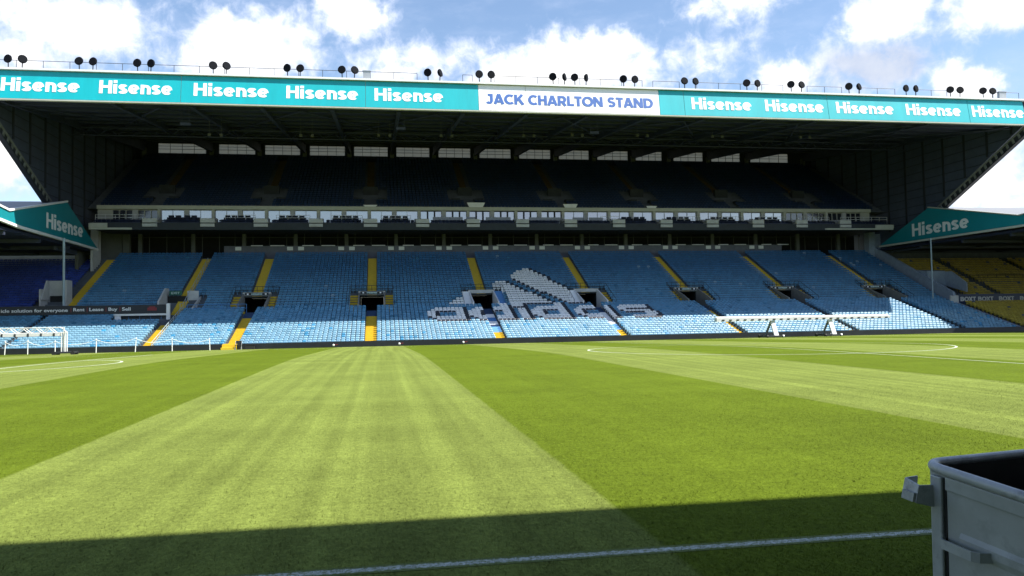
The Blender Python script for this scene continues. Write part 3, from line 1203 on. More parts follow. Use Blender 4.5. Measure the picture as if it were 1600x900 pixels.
b = MB()
b.box(-35.3, 71.75, 106.6, 107.2, 16.52, 17.0)
b.box(-35.3, 71.75, 105.3, 107.2, 14.62, 14.72)
part(b, 'box_fascia', M_cream)
b = MB()
b.box(-35.3, 71.75, 107.3, 107.5, 14.0, 16.52)
b.box(-35.5, 71.9, 107.3, 126, 16.3, 16.55)
part(b, 'box_back', M_void)
part(MB().box(-35.3, -33.6, 106.95, 107.25, 14.72, 16.52), 'box_end_wall', M_cream)
part(MB().box(70.4, 71.75, 106.95, 107.25, 14.72, 16.52), 'box_end_wall', M_cream)
pil = [-33.6 + 0.0]
x = 5.18
pill = [5.18 + 6.62 * k for k in range(-5, 10)]
for cx in pill:
    b = MB()
    b.box(cx - 0.2, cx + 0.2, 106.75, 107.2, 14.72, 16.52)
    part(b, 'box_pillar', M_cream)
half = [c + 3.3 for c in pill[:-1]]
bounds = [-33.55] + sorted(pill) + [70.35]
for k in range(len(bounds) - 1):
    xa, xb = bounds[k] + (0.21 if k else 0), bounds[k + 1] - (0.21 if k < len(bounds) - 2 else 0)
    if xb - xa < 0.5:
        continue
    midx = (xa + xb) / 2
    dark_end = xb < -26.5 or xa > 57
    central = 8 < midx < 25
    mg = M_darkreflect if dark_end else M_mirror
    for ua, ub in ((xa, midx - 0.3), (midx + 0.3, xb)):
        fr = MB()
        n = 3 if (dark_end or central) else 2
        for q in range(n + 1):
            u = ua + (ub - ua) * q / n
            wd = 0.05 if dark_end else (0.11 if central and q in (1, 2) else 0.03)
            fr.box(u - wd, u + wd, 107.04, 107.12, 14.72, 16.5)
        fr.box(ua, ub, 107.045, 107.115, 16.42, 16.5)
        wfr = part(fr, 'box_window', M_dark if central else M_cream if dark_end else M_alu)
        for q in range(n):
            pn = MB()
            u0, u1 = ua + (ub - ua) * q / n, ua + (ub - ua) * (q + 1) / n
            tilt = random.uniform(-0.012, 0.012)
            pn.hexa([(u0, 107.13 + tilt, 14.72), (u1, 107.13 - tilt, 14.72), (u1, 107.16 - tilt, 14.72), (u0, 107.16 + tilt, 14.72),
                     (u0, 107.13 + tilt, 16.5), (u1, 107.13 - tilt, 16.5), (u1, 107.16 - tilt, 16.5), (u0, 107.16 + tilt, 16.5)])
            pn.build('pane', mg, wfr)
    b = MB()
    b.box(midx - 0.3, midx + 0.3, 106.9, 107.2, 14.72, 16.52)
    part(b, 'box_mullion', M_pale)
for xa, xb in ((-35, -29.2), (-19.5, -15.8), (-13.2, -9), (-6.3, -2.3), (0.1, 4.0), (30, 32.5), (41, 44.5), (46, 51), (53.3, 57.5), (59.4, 64.2), (66, 73.4)):
    b = MB()
    for z_ in (15.28, 15.62):
        b.tube((xa, 105.25, z_), (xb, 105.25, z_), 0.03, 5)
    n = max(2, int((xb - xa) / 1.1))
    for q in range(n + 1):
        u = xa + (xb - xa) * q / n
        b.tube((u, 105.25, 14.7), (u, 105.25, 15.62), 0.028, 5)
    part(b, 'balcony_rail', M_white)
for xa, xb in ((6.9, 10.9), (11.4, 12.6), (14, 17.4), (19.9, 24.4), (26.0, 27.5), (28.3, 30.3)):
    b = MB()
    b.box(xa, xb, 105.2, 105.26, 14.74, 15.45)
    part(b, 'balustrade_screen', M_greyglass)

# upper deck
UN, UT, UR = 28, 0.70, 0.372
b = MB()
for i in range(UN):
    y0 = 106.9 + UT * i
    b.box(-36.5, 74.2, y0, y0 + UT, 16.6 if i < 3 else 16.3 + UR * (i - 3), 16.75 + UR * i)
part(b, 'upper_terrace', M_conc)
UA = [-28.3, -14.7, -1.3, 12.0, 25.1, 37.6, 50.9, 63.4]
ul, uc = [], []
for i in range(UN):
    y0 = 106.9 + UT * i + 0.3
    for x in np.arange(-34.8, 72.6, 0.5):
        if min(abs(x - u) for u in UA) < 0.75:
            continue
        if 3 <= i <= 8 and min(abs(x - u) for u in UA) < 2.4:
            continue
        ul.append((x, y0, 16.75 + UR * i))
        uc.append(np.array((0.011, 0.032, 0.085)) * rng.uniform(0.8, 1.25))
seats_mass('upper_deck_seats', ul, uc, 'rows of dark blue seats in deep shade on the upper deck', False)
for ux in UA:
    b = MB()
    for i in range(9, UN):
        y0 = 106.9 + UT * i
        b.box(ux - 0.5, ux + 0.5, y0 - 0.02, y0 + UT - 0.025, 16.3 + UR * i, 16.77 + UR * i)
    part(b, 'stairway', M_darkyellow)
    b = MB()
    b.box(ux - 2.2, ux - 1.0, 109.2, 112.9, 17.2, 18.6).box(ux + 1.0, ux + 2.2, 109.2, 112.9, 17.2, 18.6)
    b.box(ux - 1.0, ux + 1.0, 112.2, 112.9, 19.2, 20.6)
    part(b, 'vomitory_wall', M_vomdark)
    b = MB()
    b.box(ux - 0.95, ux + 0.95, 112.0, 112.19, 17.6, 19.2)
    part(b, 'vomitory_opening', M_void)  # dark plate drawn for the shade in the opening
for ux, wd, hh in ((-1.3, 0.95, 0.22), (12.9, 1.25, 0.62), (26.1, 1.05, 0.5), (37.9, 0.8, 0.3)):
    b = MB()
    b.hexa([(ux - wd * 0.75, 106.72, 17.02), (ux + wd * 0.75, 106.72, 17.02), (ux + wd * 0.75, 106.8, 17.02), (ux - wd * 0.75, 106.8, 17.02),
            (ux - wd, 106.72, 17.02 + hh), (ux + wd, 106.72, 17.02 + hh), (ux + wd, 106.8, 17.02 + hh), (ux - wd, 106.8, 17.02 + hh)])
    part(b, 'upper_panel', M_whitesheet)

# rear wall with its fifteen translucent windows
win = [(-33.33, -26.35), (-24.47, -19.05), (-17.61, -12.28), (-10.82, -5.39), (-4.0, 1.32), (2.63, 7.94), (9.38, 14.57), (16.04, 21.21), (22.6, 27.86),
       (29.27, 34.4), (35.83, 41.16), (42.5, 47.12), (49.17, 54.45), (55.95, 61.2), (63.08, 70.09)]
b = MB()
b.box(-36.6, 74.4, 127.0, 127.3, 14, 27.98)
b.box(-36.6, 74.4, 127.0, 127.3, 29.5, 31.9)
cur = -36.6
for xa, xb in win + [(74.4, 74.4)]:
    b.box(cur, xa, 127.0, 127.3, 27.98, 29.5)
    cur = xb
part(b, 'rear_wall', M_under)
for xa, xb in win:
    b = MB()
    n = 4
    for q in range(n + 1):
        u = xa + (xb - xa) * q / n
        b.box(u - 0.03, u + 0.03, 127.05, 127.12, 27.98, 29.5)
    b.box(xa, xb, 127.055, 127.115, 28.58, 28.64)
    b.box(xa, xb, 127.055, 127.115, 29.05, 29.1)
    fr = part(b, 'rear_window', M_dark)
    b = MB()
    b.box(xa, xb, 127.16, 127.18, 27.98, 29.5)
    b.build('pane', M_sheet, fr)

# roof
def ru(y):      # underside
    return 23.25 + (y - 80.6) * (29.75 - 23.25) / 46.6


b = MB()
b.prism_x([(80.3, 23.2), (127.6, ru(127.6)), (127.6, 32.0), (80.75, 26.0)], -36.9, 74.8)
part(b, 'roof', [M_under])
b = MB()
b.box(-36.9, 74.8, 80.15, 81.0, 26.01, 26.19)
part(b, 'roof_gutter', M_white)
b = MB()
b.box(-36.5, 74.0, 79.92, 80.34, 23.05, 23.17)
part(b, 'roof_edge_trim', M_cream)
beamx = [(a_ + b_) / 2 for (_, a_), (b_, _) in zip(win[:-1], win[1:])] + [-35.2, 72.6]
for cx in beamx:
    b = MB()
    y0, y1 = 81, 126.9
    b.hexa([(cx - 0.2, y0, ru(y0) - 0.25), (cx + 0.2, y0, ru(y0) - 0.25), (cx + 0.2, y1, ru(y1) - 1.5), (cx - 0.2, y1, ru(y1) - 1.5),
            (cx - 0.2, y0, ru(y0) + 0.1), (cx + 0.2, y0, ru(y0) + 0.1), (cx + 0.2, y1, ru(y1) + 0.1), (cx - 0.2, y1, ru(y1) + 0.1)])
    part(b, 'roof_beam', M_beam)
    b = MB()
    b.box(cx - 0.3, cx + 0.3, 126.4, 126.95, 26.6, ru(126.4) - 1.0)
    part(b, 'rear_column', M_col)
for k in range(11):
    y_ = 83.0 + k * 4.1
    b = MB()
    b.box(-36.5, 74.3, y_, y_ + 0.18, ru(y_) - 0.22, ru(y_) + 0.05)
    part(b, 'purlin', M_beam)
b = MB()
for k in range(8):
    x0 = -35 + k * 13.6
    for xa, xb in ((x0, x0 + 6.8), (x0 + 13.6, x0 + 6.8)):
        b.tube((xa, 82, ru(82) - 0.3), (xb, 96, ru(96) - 0.35), 0.09, 6)
        b.tube((xa, 110, ru(110) - 0.3), (xb, 97, ru(97) - 0.35), 0.09, 6)
part(b, 'roof_bracing', M_beam)
b = MB()
y_ = 100.5
for zz in (ru(y_) - 0.6, ru(y_) - 1.5):
    b.tube((-36, y_, zz), (73.5, y_, zz), 0.09, 6)
for k in range(54):
    xa = -36 + k * 2.02
    b.tube((xa, y_, ru(y_) - 0.6), (xa + 1.01, y_, ru(y_) - 1.5), 0.05, 5).tube((xa + 1.01, y_, ru(y_) - 1.5), (xa + 2.02, y_, ru(y_) - 0.6), 0.05, 5)
part(b, 'roof_truss', M_beam)

# side screens: dark cladding with a ladder of edge panels
for X, s_, (ye, ze) in ((-36.6, -1, (96.2, 15.6)), (74.4, 1, (95.6, 15.7))):
    b = MB()
    x0, x1 = (X - 0.25, X) if s_ < 0 else (X, X + 0.25)
    b.prism_x([(80.6, 23.4), (127.3, 30.1), (127.3, 10.5), (97.6, 10.5), (97.6, 13.5), (ye + 0.4, ze)], x0, x1)
    part(b, 'side_screen', M_clad)
    xi = X + 0.12 if s_ < 0 else X - 0.12
    xr0, xr1 = (X + 0.002, xi) if s_ < 0 else (xi, X - 0.002)
    for k in range(12):
        y_ = 82.5 + k * 3.9
        z0 = max(13.6, 23.1 - (y_ - 80.6) * (23.1 - ze) / (ye - 80.2) + 0.4)
        part(MB().box(xr0, xr1, y_, y_ + 0.28, z0, ru(y_)), 'screen_rib', M_dark)
    b = MB()
    xs0, xs1 = (X + 0.002, X + 0.05) if s_ < 0 else (X - 0.05, X - 0.002)
    for k in range(14):
        zb = 14.2 + k * 1.15
        y0 = 96 if zb < ze else 80.6 + (23.1 - zb) / ((23.1 - ze) / (ye - 80.2)) + 0.4 if zb < 23 else 80.6 + (zb - 23.2) / 0.1395 + 0.5
        if y0 < 126:
            b.box(xs0, xs1, max(80.8, y0), 127, zb, zb + 0.07)
    part(b, 'screen_seams', M_dark)
    d = Vector((0, ye - 80.3, ze - 23.1)).normalized()
    nrm = Vector((0, d.z, -d.y))          # outwards and down
    if nrm.y > 0:
        nrm = -nrm
    L = math.dist((80.3, 23.1), (ye, ze))
    P0 = Vector((X, 80.3, 23.1))
    b = MB()

    def bar(a_, b2, wx, th):
        u = (b2 - a_).normalized()
        v2 = Vector((1, 0, 0))
        w2 = u.cross(v2) * th
        pts = [a_ - v2 * wx - w2, a_ + v2 * wx - w2, a_ + v2 * wx + w2, a_ - v2 * wx + w2, b2 - v2 * wx - w2, b2 + v2 * wx - w2, b2 + v2 * wx + w2, b2 - v2 * wx + w2]
        b.hexa([tuple(p_) for p_ in pts])
    bar(P0, P0 + d * L, 0.22, 0.10)
    nr = 17
    for k in range(nr):
        c_ = P0 + d * (L * (k + 0.4) / nr)
        bar(c_ + nrm * 0.1, c_ + nrm * 0.8, 0.20, 0.16)
    part(b, 'edge_ladder', M_cladedge)
    b = MB()
    bar(P0 + nrm * 0.42, P0 + d * L + nrm * 0.42, 0.10, 0.34)
    bar(P0 + nrm * 0.84, P0 + d * (L + 0.3) + nrm * 0.84, 0.26, 0.07)
    part(b, 'edge_web', M_dark)

# small lights and hanging frames under the roof
for hx, hz in ((-17.7, 22.4), (-8.0, 22.5), (0.55, 22.7), (7.6, 22.8), (17.2, 23.0), (23.0, 23.2), (31, 23.3), (40.5, 23.4), (52, 23.5)):
    for dx in (-0.62, 0.62):
        o = MB().box(hx + dx - 0.15, hx + dx + 0.15, 89.85, 90.1, hz - 0.14, hz + 0.14).tube((hx + dx, 90.0, hz + 0.13), (hx + dx, 90.0, ru(90) - 0.1), 0.02, 5).build('roof_lamp', M_col)
        tag(o, 'small pale box lamp hanging from a thin rod under the grandstand roof', 'lamp', 'small lamps hanging under the roof')
for hx in (-19.4, 2.25, 23.4):
    o = MB()
    for dx in (-0.35, 0.35):
        o.tube((hx + dx, 84, 22.2), (hx + dx, 84, ru(84) + 0.1), 0.04, 6)
    o.box(hx - 0.5, hx + 0.5, 83.8, 84.2, 21.95, 22.2)
    side = {-19.4: 'left', 2.25: 'middle', 23.4: 'right'}[hx]
    tag(o.build('hanging_frame', M_beam), f'{side}most of three thin hanging frames under the front roof edge'.replace('middlemost', 'middle one'), 'frame')

# ------------------------------------------------------------------ fascia boards with lettering
BR = [-36.5, -18.94, -1.32, 10.13, 15.09, 29.61, 32.42, 49.21, 66.72, 74.0]
HIS = [(-34.94, -28.1), (-26.35, -19.75), (-17.77, -10.75), (-9.04, -2.08), (-0.43, 6.46), (33.25, 40.1), (41.74, 48.66), (50.21, 57.19), (58.79, 65.67), (67.15, 73.85)]
names = ['teal roof board at the far left with two white brand names', 'second teal roof board from the left with two white brand names', 'teal roof board with one white brand name left of the white board',
         'narrow white roof board reading JACK', 'long white roof board reading CHARLTON STAND', 'short blank teal roof board right of the white board', 'teal roof board with two brand names right of the blank board',
         'second teal roof board from the right with two brand names', 'teal roof board at the far right end with one brand name']


LEAN = 0.17  # lean added so that the sun brightens the boards


def front_place(u, v_, w):
    return (u, 79.95 - w + (v_ - 23.2) * LEAN, v_)


for k in range(9):
    xa, xb = BR[k] + 0.025, BR[k + 1] - 0.025
    wh = k in (3, 4)
    L0, L1 = 79.95, 79.95 + 2.75 * LEAN
    o = MB().hexa([(xa, L0, 23.2), (xb, L0, 23.2), (xb, L0 + 0.3, 23.2), (xa, L0 + 0.3, 23.2), (xa, L1, 25.95), (xb, L1, 25.95), (xb, L1 + 0.3, 25.95), (xa, L1 + 0.3, 25.95)]).build('fascia_board', M_white if wh else M_teal)
    tag(o, names[k], 'sign board')
    if k < 8:
        MB().hexa([(xb, L0 + 0.05, 23.2), (xb + 0.05, L0 + 0.05, 23.2), (xb + 0.05, L0 + 0.2, 23.2), (xb, L0 + 0.2, 23.2), (xb, L1 + 0.05, 25.95), (xb + 0.05, L1 + 0.05, 25.95), (xb + 0.05, L1 + 0.2, 25.95), (xb, L1 + 0.2, 25.95)]).build('joint_strip', M_cream, o)
    if k == 3:
        letters('JACK', 10.94, 14.83, 23.9, 25.0, M_blueletter, o, front_place)
    elif k == 4:
        letters('CHARLTON', 15.37, 23.35, 23.9, 25.0, M_blueletter, o, front_place)
        letters('STAND', 23.91, 28.86, 23.9, 25.0, M_blueletter, o, front_place)
    else:
        for a_, c_ in HIS:
            if xa <= a_ + 0.1 and c_ <= xb + 0.1:
                letters('Hisense', a_, c_, 23.92, 25.24, M_letter, o, front_place, 0.215)

# floodlight pairs and the rail on the roof edge
lx = [-33.9, -27.66, -22.41, -15.42, -8.35, -3.02, 5.61, 10.91, 18.73, 21.09, 26.45, 33.3, 40.49, 45.73, 52.72, 59.81, 65.44, 69.67]
hd = MB()
n = 14
for r_, y_ in ((0.28, 0.18), (0.40, 0.05), (0.41, -0.10), (0.36, -0.13)):
    for q in range(n):
        t = 2 * math.pi * q / n
        hd.v.append((r_ * math.cos(t), y_, r_ * math.sin(t)))
for k in range(3):
    for q in range(n):
        hd.f.append((k * n + q, k * n + (q + 1) % n, (k + 1) * n + (q + 1) % n, (k + 1) * n + q))
hd.f += [tuple(range(n - 1, -1, -1)), tuple(range(3 * n, 4 * n))]
hd.m = [0] * len(hd.f)
place_l = ['first brand name', 'gap after the first brand name', 'second brand name', 'third brand name', 'fourth brand name', 'gap before the fifth brand name',
           'blank end of the third teal board', 'word JACK', 'letters LT of CHARLTON', 'end of the word CHARLTON', 'word STAND', 'blank teal board',
           'gap after the sixth brand name', 'end of the seventh brand name', 'eighth brand name', 'start of the ninth brand name', 'end of the ninth brand name', 'last brand name']
for k, x in enumerate(lx):
    e = empty('floodlight_pair', (x, 80.6, 26.19))
    tag(e, 'twin black floodlights on the roof edge above the ' + place_l[k], 'floodlight', 'floodlight pairs along the roof edge')
    MB().box(x - 0.95, x + 0.95, 80.4, 80.8, 26.193, 26.27).build('base_plate', M_cream, e)
    for dx in (-0.6, 0.6):
        MB().tube((x + dx, 80.6, 26.26), (x + dx * 1.03, 80.6, 26.75), 0.05, 6).build('stem', M_lamp, e)
        h_ = hd.build('lamp_head', M_lamp)
        h_.parent = e
        h_.location = (dx * 1.05, 0, 0.93)
        h_.rotation_euler = (R(random.uniform(-14, 4)), 0, R(random.choice((-1, 1)) * random.uniform(5, 35) if k not in (6, 8, 9) else (60 if dx > 0 else -25)))
for xa, xb in ((-36.3, 3.9), (8.6, 9.6), (11.9, 28.0), (29.2, 32.2), (34.2, 44.3), (47.2, 51.4), (53.6, 58), (60.6, 64.6), (70.6, 74)):
    o = MB()
    o.tube((xa, 80.9, 27.1), (xb, 80.9, 27.1), 0.028, 5)
    n = max(1, round((xb - xa) / 2.3))
    for q in range(n + 1):
        u = xa + (xb - xa) * q / n
        o.tube((u, 80.9, 26.19), (u, 80.9, 27.1), 0.028, 5)
    tag(o.build('guard_rail', M_dark), 'thin dark guard rail on the roof edge ' + {-36.3: 'from the far left', 8.6: 'beside the word JACK', 11.9: 'over the white board', 29.2: 'over the blank teal board', 34.2: 'over the sixth and seventh brand names', 47.2: 'before the eighth brand name', 53.6: 'after the eighth brand name', 60.6: 'over the ninth brand name', 70.6: 'at the far right end'}[xa], 'guard rail')
for x, wd, l_ in ((-1.2, 0.35, 'small grey vent box on the roof edge above the fourth brand name'), (71.6, 0.45, 'grey vent box on the roof edge at the far right end')):
    tag(MB().box(x - wd, x + wd, 80.55, 80.9, 26.0, 27.05).box(x - wd - 0.06, x + wd + 0.06, 80.5, 80.95, 27.052, 27.12).build('vent_box', M_alu), l_, 'vent')

# ------------------------------------------------------------------ corner stands
FL, FR = 0.986, 0.9785      # the teal gables stand a little inside the side screens


def kl(y, z):
    return (y * FL, 1.7 + (z - 1.7) * FL)


def kr(y, z):
    return (y * FR, 1.7 + (z - 1.7) * FR)


def gable(xa, xb, name, poly):
    b = MB()
    n = len(poly)
    for (ya, za), (yb, zb) in zip(poly[:-1], poly[1:]):
        b.hexa([(xa, ya, za - 0.12), (xb, ya, za - 0.12), (xb, yb, zb - 0.12), (xa, yb, zb - 0.12), (xa, ya, za), (xb, ya, za), (xb, yb, zb), (xa, yb, zb)])
    return b


# left corner
CLF = empty('corner_stand', (-48, 90, 0))
tag(CLF, 'left corner stand with dark blue seats under a low teal-edged roof', 'grandstand')
gable(-95, -35.25, 'roof', [kl(*q) for q in ((107.6, 11.75), (97.7, 16.1), (83.3, 13.15), (76, 14.0), (62, 16.8))]).build('roof', M_roofsheet, CLF)
MB().box(-95, -35.3, 60, 107, 11.0, 11.3).build('roof_lining', M_under, CLF)
b = MB()
for yy in (66, 74, 82, 90, 98, 106):
    b.box(-95, -35.4, yy, yy + 0.3, 10.6, 10.99)
for xx in (-42, -50, -58, -66):
    b.box(xx, xx + 0.25, 60, 107, 10.7, 10.98)
b.build('roof_beams', M_beam, CLF)
b = MB()
for i in range(41):
    y1 = rowY(i + 1) - 0.38
    if i == 40:
        y1 = 107.6
    b.box(-75, -35.22, rowY(i) - 0.38, y1, -1.5, rowF(i))
b.build('terrace', M_conc, CLF)
b = MB()
b.box(-75, -35.22, 107.7, 108.0, 8, 11.0)
b.build('back_wall', M_pale, CLF)
b = MB()
b.box(-75, -35.22, 107.65, 107.72, 10.9, 11.25).box(-75, -74, 80, 108, -1, 11)
b.build('back_panel', M_void, CLF)
b = MB()
b.box(-35.3, -35.05, 104.5, 107.3, 8.2, 11.2)
b.build('end_wall', M_pale, CLF)
b = MB()
b.box(-37.0, -36.85, 94.0, 96.2, 3.4, 5.9).box(-36.84, -34.4, 96.0, 96.2, 3.4, 6.9)
b.prism_x([(94.0, 4.7), (96.0, 4.7), (96.0, 6.9), (95.4, 6.9)], -36.84, -36.7)
b.box(-34.55, -34.4, 94.6, 96.0, 4.0, 6.9)
b.build('vomitory_wall', M_pale, CLF)
MB().box(-36.6, -35.3, 95.9, 95.99, 3.4, 5.2).build('vomitory_opening', M_void, CLF)  # dark plate in place of the shaded doorway
tag(MB().tube((-33.75, 92, 2.7), (-33.75, 92, 11.3), 0.13, 10).build('roof_post', M_post), 'thin pale blue post holding the left corner roof', 'post')
ll, lc = [], []
for i in range(41):
    for k in range(58):
        x = -35.45 - PITCHX * (k + 0.5)
        if 20 <= i <= 25 and x > -37.6:
            continue
        if i >= 19 and abs(x + 47.5) < 0.6:
            continue
        ll.append((x, rowY(i), rowF(i)))
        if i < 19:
            lc.append((PALE * rng.uniform(0.85, 1.1)) * min(1, max(0, (11.5 - i) / 3)) + MID * rng.uniform(0.8, 1.25) * (1 - min(1, max(0, (11.5 - i) / 3))))  # same sunlit paleness put into the colour of the front rows
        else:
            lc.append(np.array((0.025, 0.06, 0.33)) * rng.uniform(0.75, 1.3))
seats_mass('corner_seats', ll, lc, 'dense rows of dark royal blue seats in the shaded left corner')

o = MB()
PL = [(107.5, 11.6), (97.7, 16.0), (85.19, 13.4), (83.27, 13.0), (80, 13.3), (62, 16.7), (62, 11.9), (81.46, 12.15), (85.49, 11.9)]
PL = [kl(*q) for q in PL]
o.prism_x([PL[0], PL[1], PL[2], PL[3], PL[7], PL[8]], -35.2, -35.0)
o.prism_x([PL[3], PL[4], PL[5], PL[6], PL[7]], -35.2, -35.0)
fl = o.build('fascia_sign', M_tealdark)
tag(fl, 'teal gable sign with white brand name on the left corner roof', 'sign board')
letters('Hisense', 91.95 * FL, 102.5 * FL, kl(0, 12.42)[1], kl(0, 14.1)[1], M_letter, fl, lambda u, v_, w: (-35.0 + w, u, v_), 0.2)
def trim(parent, segs, xa, xb, dz, mat):
    b = MB()
    for (ya, za), (yb, zb) in segs:
        b.hexa([(xa, ya, za), (xb, ya, za), (xb, yb, zb), (xa, yb, zb), (xa, ya, za + dz), (xb, ya, za + dz), (xb, yb, zb + dz), (xa, yb, zb + dz)])
    b.build('trim', mat, parent)


def sgs(f, pts):
    q = [f(*p_) for p_ in pts]
    return list(zip(q[:-1], q[1:]))


trim(fl, sgs(kl, [(107.6, 11.3), (85.5, 11.6), (81.4, 11.85), (62, 11.6)]), -35.22, -34.9, 0.27, M_white)
trim(fl, sgs(kl, [(97.7, 16.03), (83.3, 13.03), (80, 13.33), (62, 16.73)]), -35.24, -34.9, 0.2, M_white)

# right corner
CR = empty('corner_stand', (90, 90, 0))
tag(CR, 'right corner stand with yellow seats under a low teal-edged roof', 'grandstand')
gable(73.15, 135, 'roof', [kr(*q) for q in ((108.8, 11.95), (97.8, 16.05), (82.2, 12.95), (78, 13.3), (62, 16.5))]).build('roof', M_roofsheet, CR)
MB().box(73.2, 135, 60, 107, 10.75, 11.05).build('roof_lining', M_under, CR)
b = MB()
for yy in (66, 74, 82, 90, 98, 106):
    b.box(73.3, 135, yy, yy + 0.3, 10.4, 10.74)
for xx in (82, 92, 102, 112):
    b.box(xx, xx + 0.25, 60, 106.5, 10.5, 10.73)
b.build('roof_beams', M_beam, CR)
b = MB()
for i in range(40):
    y1 = rowY(i + 1) - 0.38
    b.box(73.36, 118, rowY(i) - 0.38, y1, -1.5, rowF(i))
b.box(73.36, 118, 107.1, 107.4, 6, 10.7)
b.box(117.8, 118, 80, 107, 2, 11)
b.build('terrace', M_conc, CR)
b = MB()
b.box(73.4, 76.2, 96.9, 97.1, 5.0, 6.9).prism_x([(93.0, 4.2), (97.0, 5.2), (97.0, 7.1), (95.8, 7.1), (93.0, 5.4)], 76.0, 76.2)
b.prism_x([(97.1, 5), (99.5, 6), (99.5, 7.5), (97.1, 7.2)], 73.4, 76.2)
b.build('vomitory_wall', M_greywall, CR)
for xx, i0 in ((81.5, 19), (92.5, 19), (103, 19)):
    b = MB()
    for i in range(i0, 40):
        b.box(xx - 0.6, xx + 0.6, rowY(i) - 0.40, rowY(i + 1) - 0.405, rowF(i) - 0.3, rowF(i) + 0.012)
    b.build('stairway', M_conc, CR)
b = MB()
for k in range(30):
    b.tube((74.2 + k * 1.4, 98.6, 5.9), (74.2 + k * 1.4, 98.6, 6.7), 0.03, 5)
b.tube((74.2, 98.6, 6.7), (115, 98.6, 6.7), 0.035, 5).tube((74.2, 98.6, 6.3), (115, 98.6, 6.3), 0.03, 5)
b.build('barrier', M_dark, CR)
tag(MB().tube((70.3, 92, 2.8), (70.3, 92, 11.2), 0.09, 10).build('roof_post', M_post), 'thin grey post below the right corner roof', 'post')
rl, rc = [], []
for i in range(39):
    for k in range(88):
        x = 73.75 + PITCHX * (k + 0.5)
        if i >= 19 and min(abs(x - 81.5), abs(x - 92.5), abs(x - 103)) < 0.75:
            continue
        if 20 <= i <= 26 and x < 76.6:
            continue
        if i in (16, 17, 18, 26):
            continue
        rl.append((x, rowY(i), rowF(i)))
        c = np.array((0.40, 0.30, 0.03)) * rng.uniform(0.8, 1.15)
        if rng.random() < 0.02:
            c = np.array((0.05, 0.07, 0.12))
        rc.append(c)
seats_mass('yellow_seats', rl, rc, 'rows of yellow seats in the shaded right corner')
o = MB()
PR = [(108.7, 11.8), (97.8, 15.95), (82.2, 12.8), (78, 13.15), (62, 16.3), (62, 11.7), (81.5, 11.75)]
PR = [kr(*q) for q in PR]
o.prism_x([PR[0], PR[1], PR[2], PR[6]], 72.9, 73.1)
o.prism_x([PR[2], PR[3], PR[4], PR[5], PR[6]], 72.9, 73.1)
fr_ = o.build('fascia_sign', M_tealdark)
tag(fr_, 'teal gable sign with white brand name on the right corner roof', 'sign board')
letters('Hisense', -101.3 * FR, -90.3 * FR, kr(0, 12.35)[1], kr(0, 14.15)[1], M_letter, fr_, lambda u, v_, w: (72.9 - w, -u, v_), 0.2)
trim(fr_, sgs(kr, [(108.8, 11.5), (81.5, 11.45), (62, 11.4)]), 72.8, 73.12, 0.26, M_cream)
trim(fr_, sgs(kr, [(97.8, 16.0), (82.2, 12.83), (78, 13.18), (62, 16.33)]), 72.8, 73.14, 0.12, M_cream)

# banners
o = MB().box(-75, -22.6, 90.9, 91.0, 3.0, 3.95).build('banner', M_banner)
tag(o, 'long black advertising banner with white words below the left blue seats', 'banner')


def bp_(u, v_, w):
    return (u, 90.9 - w, v_)


for body, px0, px1 in (('icle solution for everyone', 1, 103.5), ('Rent', 112, 129.5), ('Lease', 137, 159), ('Buy', 167, 181), ('Sell', 188.5, 202)):
    # the words were measured along the banner from its left edge in the photograph; 1 px is about 0.0637 m there
    ua, ub = -39.52 + px0 * 0.06373, -39.52 + px1 * 0.06373
    text_obj('lettering', body, ua, ub, 3.3 if px0 < 60 else 3.34, 3.66 if px0 < 60 else 3.7, M_letter, o, bp_, 0.02)
b = MB()
for px in (108.3, 133.5, 163, 185):
    b.box(-39.52 + px * 0.06373 - 0.03, -39.52 + px * 0.06373 + 0.03, 90.87, 90.899, 3.25, 3.75)
b.build('divider', M_red, o)
MB().box(-24.95, -24.0, 90.86, 90.899, 3.3, 3.62).prism_x([(90.86, 3.62), (90.899, 3.62), (90.899, 3.75), (90.86, 3.75)], -24.8, -24.15).build('emblem', M_red, o)
o = MB().box(73.4, 110, 91.3, 91.4, 2.6, 3.85).build('advertising_board', M_boardnavy)
tag(o, 'navy board repeating BOXT in grey letters between the yellow seats', 'sign board')
for x0 in (73.7, 76.25, 79.3, 82.4, 85.4, 88.4):
    letters('BOXT', x0, x0 + 2.2, 2.95, 3.5, M_pale, o, lambda u, v_, w: (u, 91.3 - w, v_))
o = MB().box(72.2, 73.35, 91.2, 91.4, 2.0, 3.7).build('board_end_panel', M_pale)
tag(o, 'pale panel at the left end of the navy BOXT board', 'panel')

# ------------------------------------------------------------------ objects on and beside the pitch
px_posts = [(-33.97, 0.55), (-32.03, 0.56), (-29.7, 0.48), (-26.18, 0.57), (-22.77, 0.62), (-19.49, 0.50), (-16.1, 0.42)]
pl = ['at the far left picture edge', 'second from the left', 'just left of the lamp rig mast', 'just right of the lamp rig mast', 'beside the narrow yellow stair', 'midway between the two yellow stairs', 'nearest the wide yellow stair']
for k, (x, zt) in enumerate(px_posts):
    o = MB().tube((x, 79.0, gz(79) - 0.05), (x + random.uniform(-0.06, 0.12), 79.0, zt), 0.04, 8).build('barrier_post', M_white)
    tag(o, 'short white rope barrier post ' + pl[k], 'post', 'white posts of the rope barrier')
b = MB()
for (xa, za), (xb, zb) in zip(px_posts[:-1], px_posts[1:]):
    pts = []
    for q in range(9):
        s_ = q / 8
        pts.append((xa + (xb - xa) * s_, 78.97, za + (zb - za) * s_ - 0.1 - 4 * 0.38 * s_ * (1 - s_)))
    b.path(pts, 0.022, 5)
tag(b.build('rope', M_white), 'sagging white rope strung between the short white posts', 'rope')

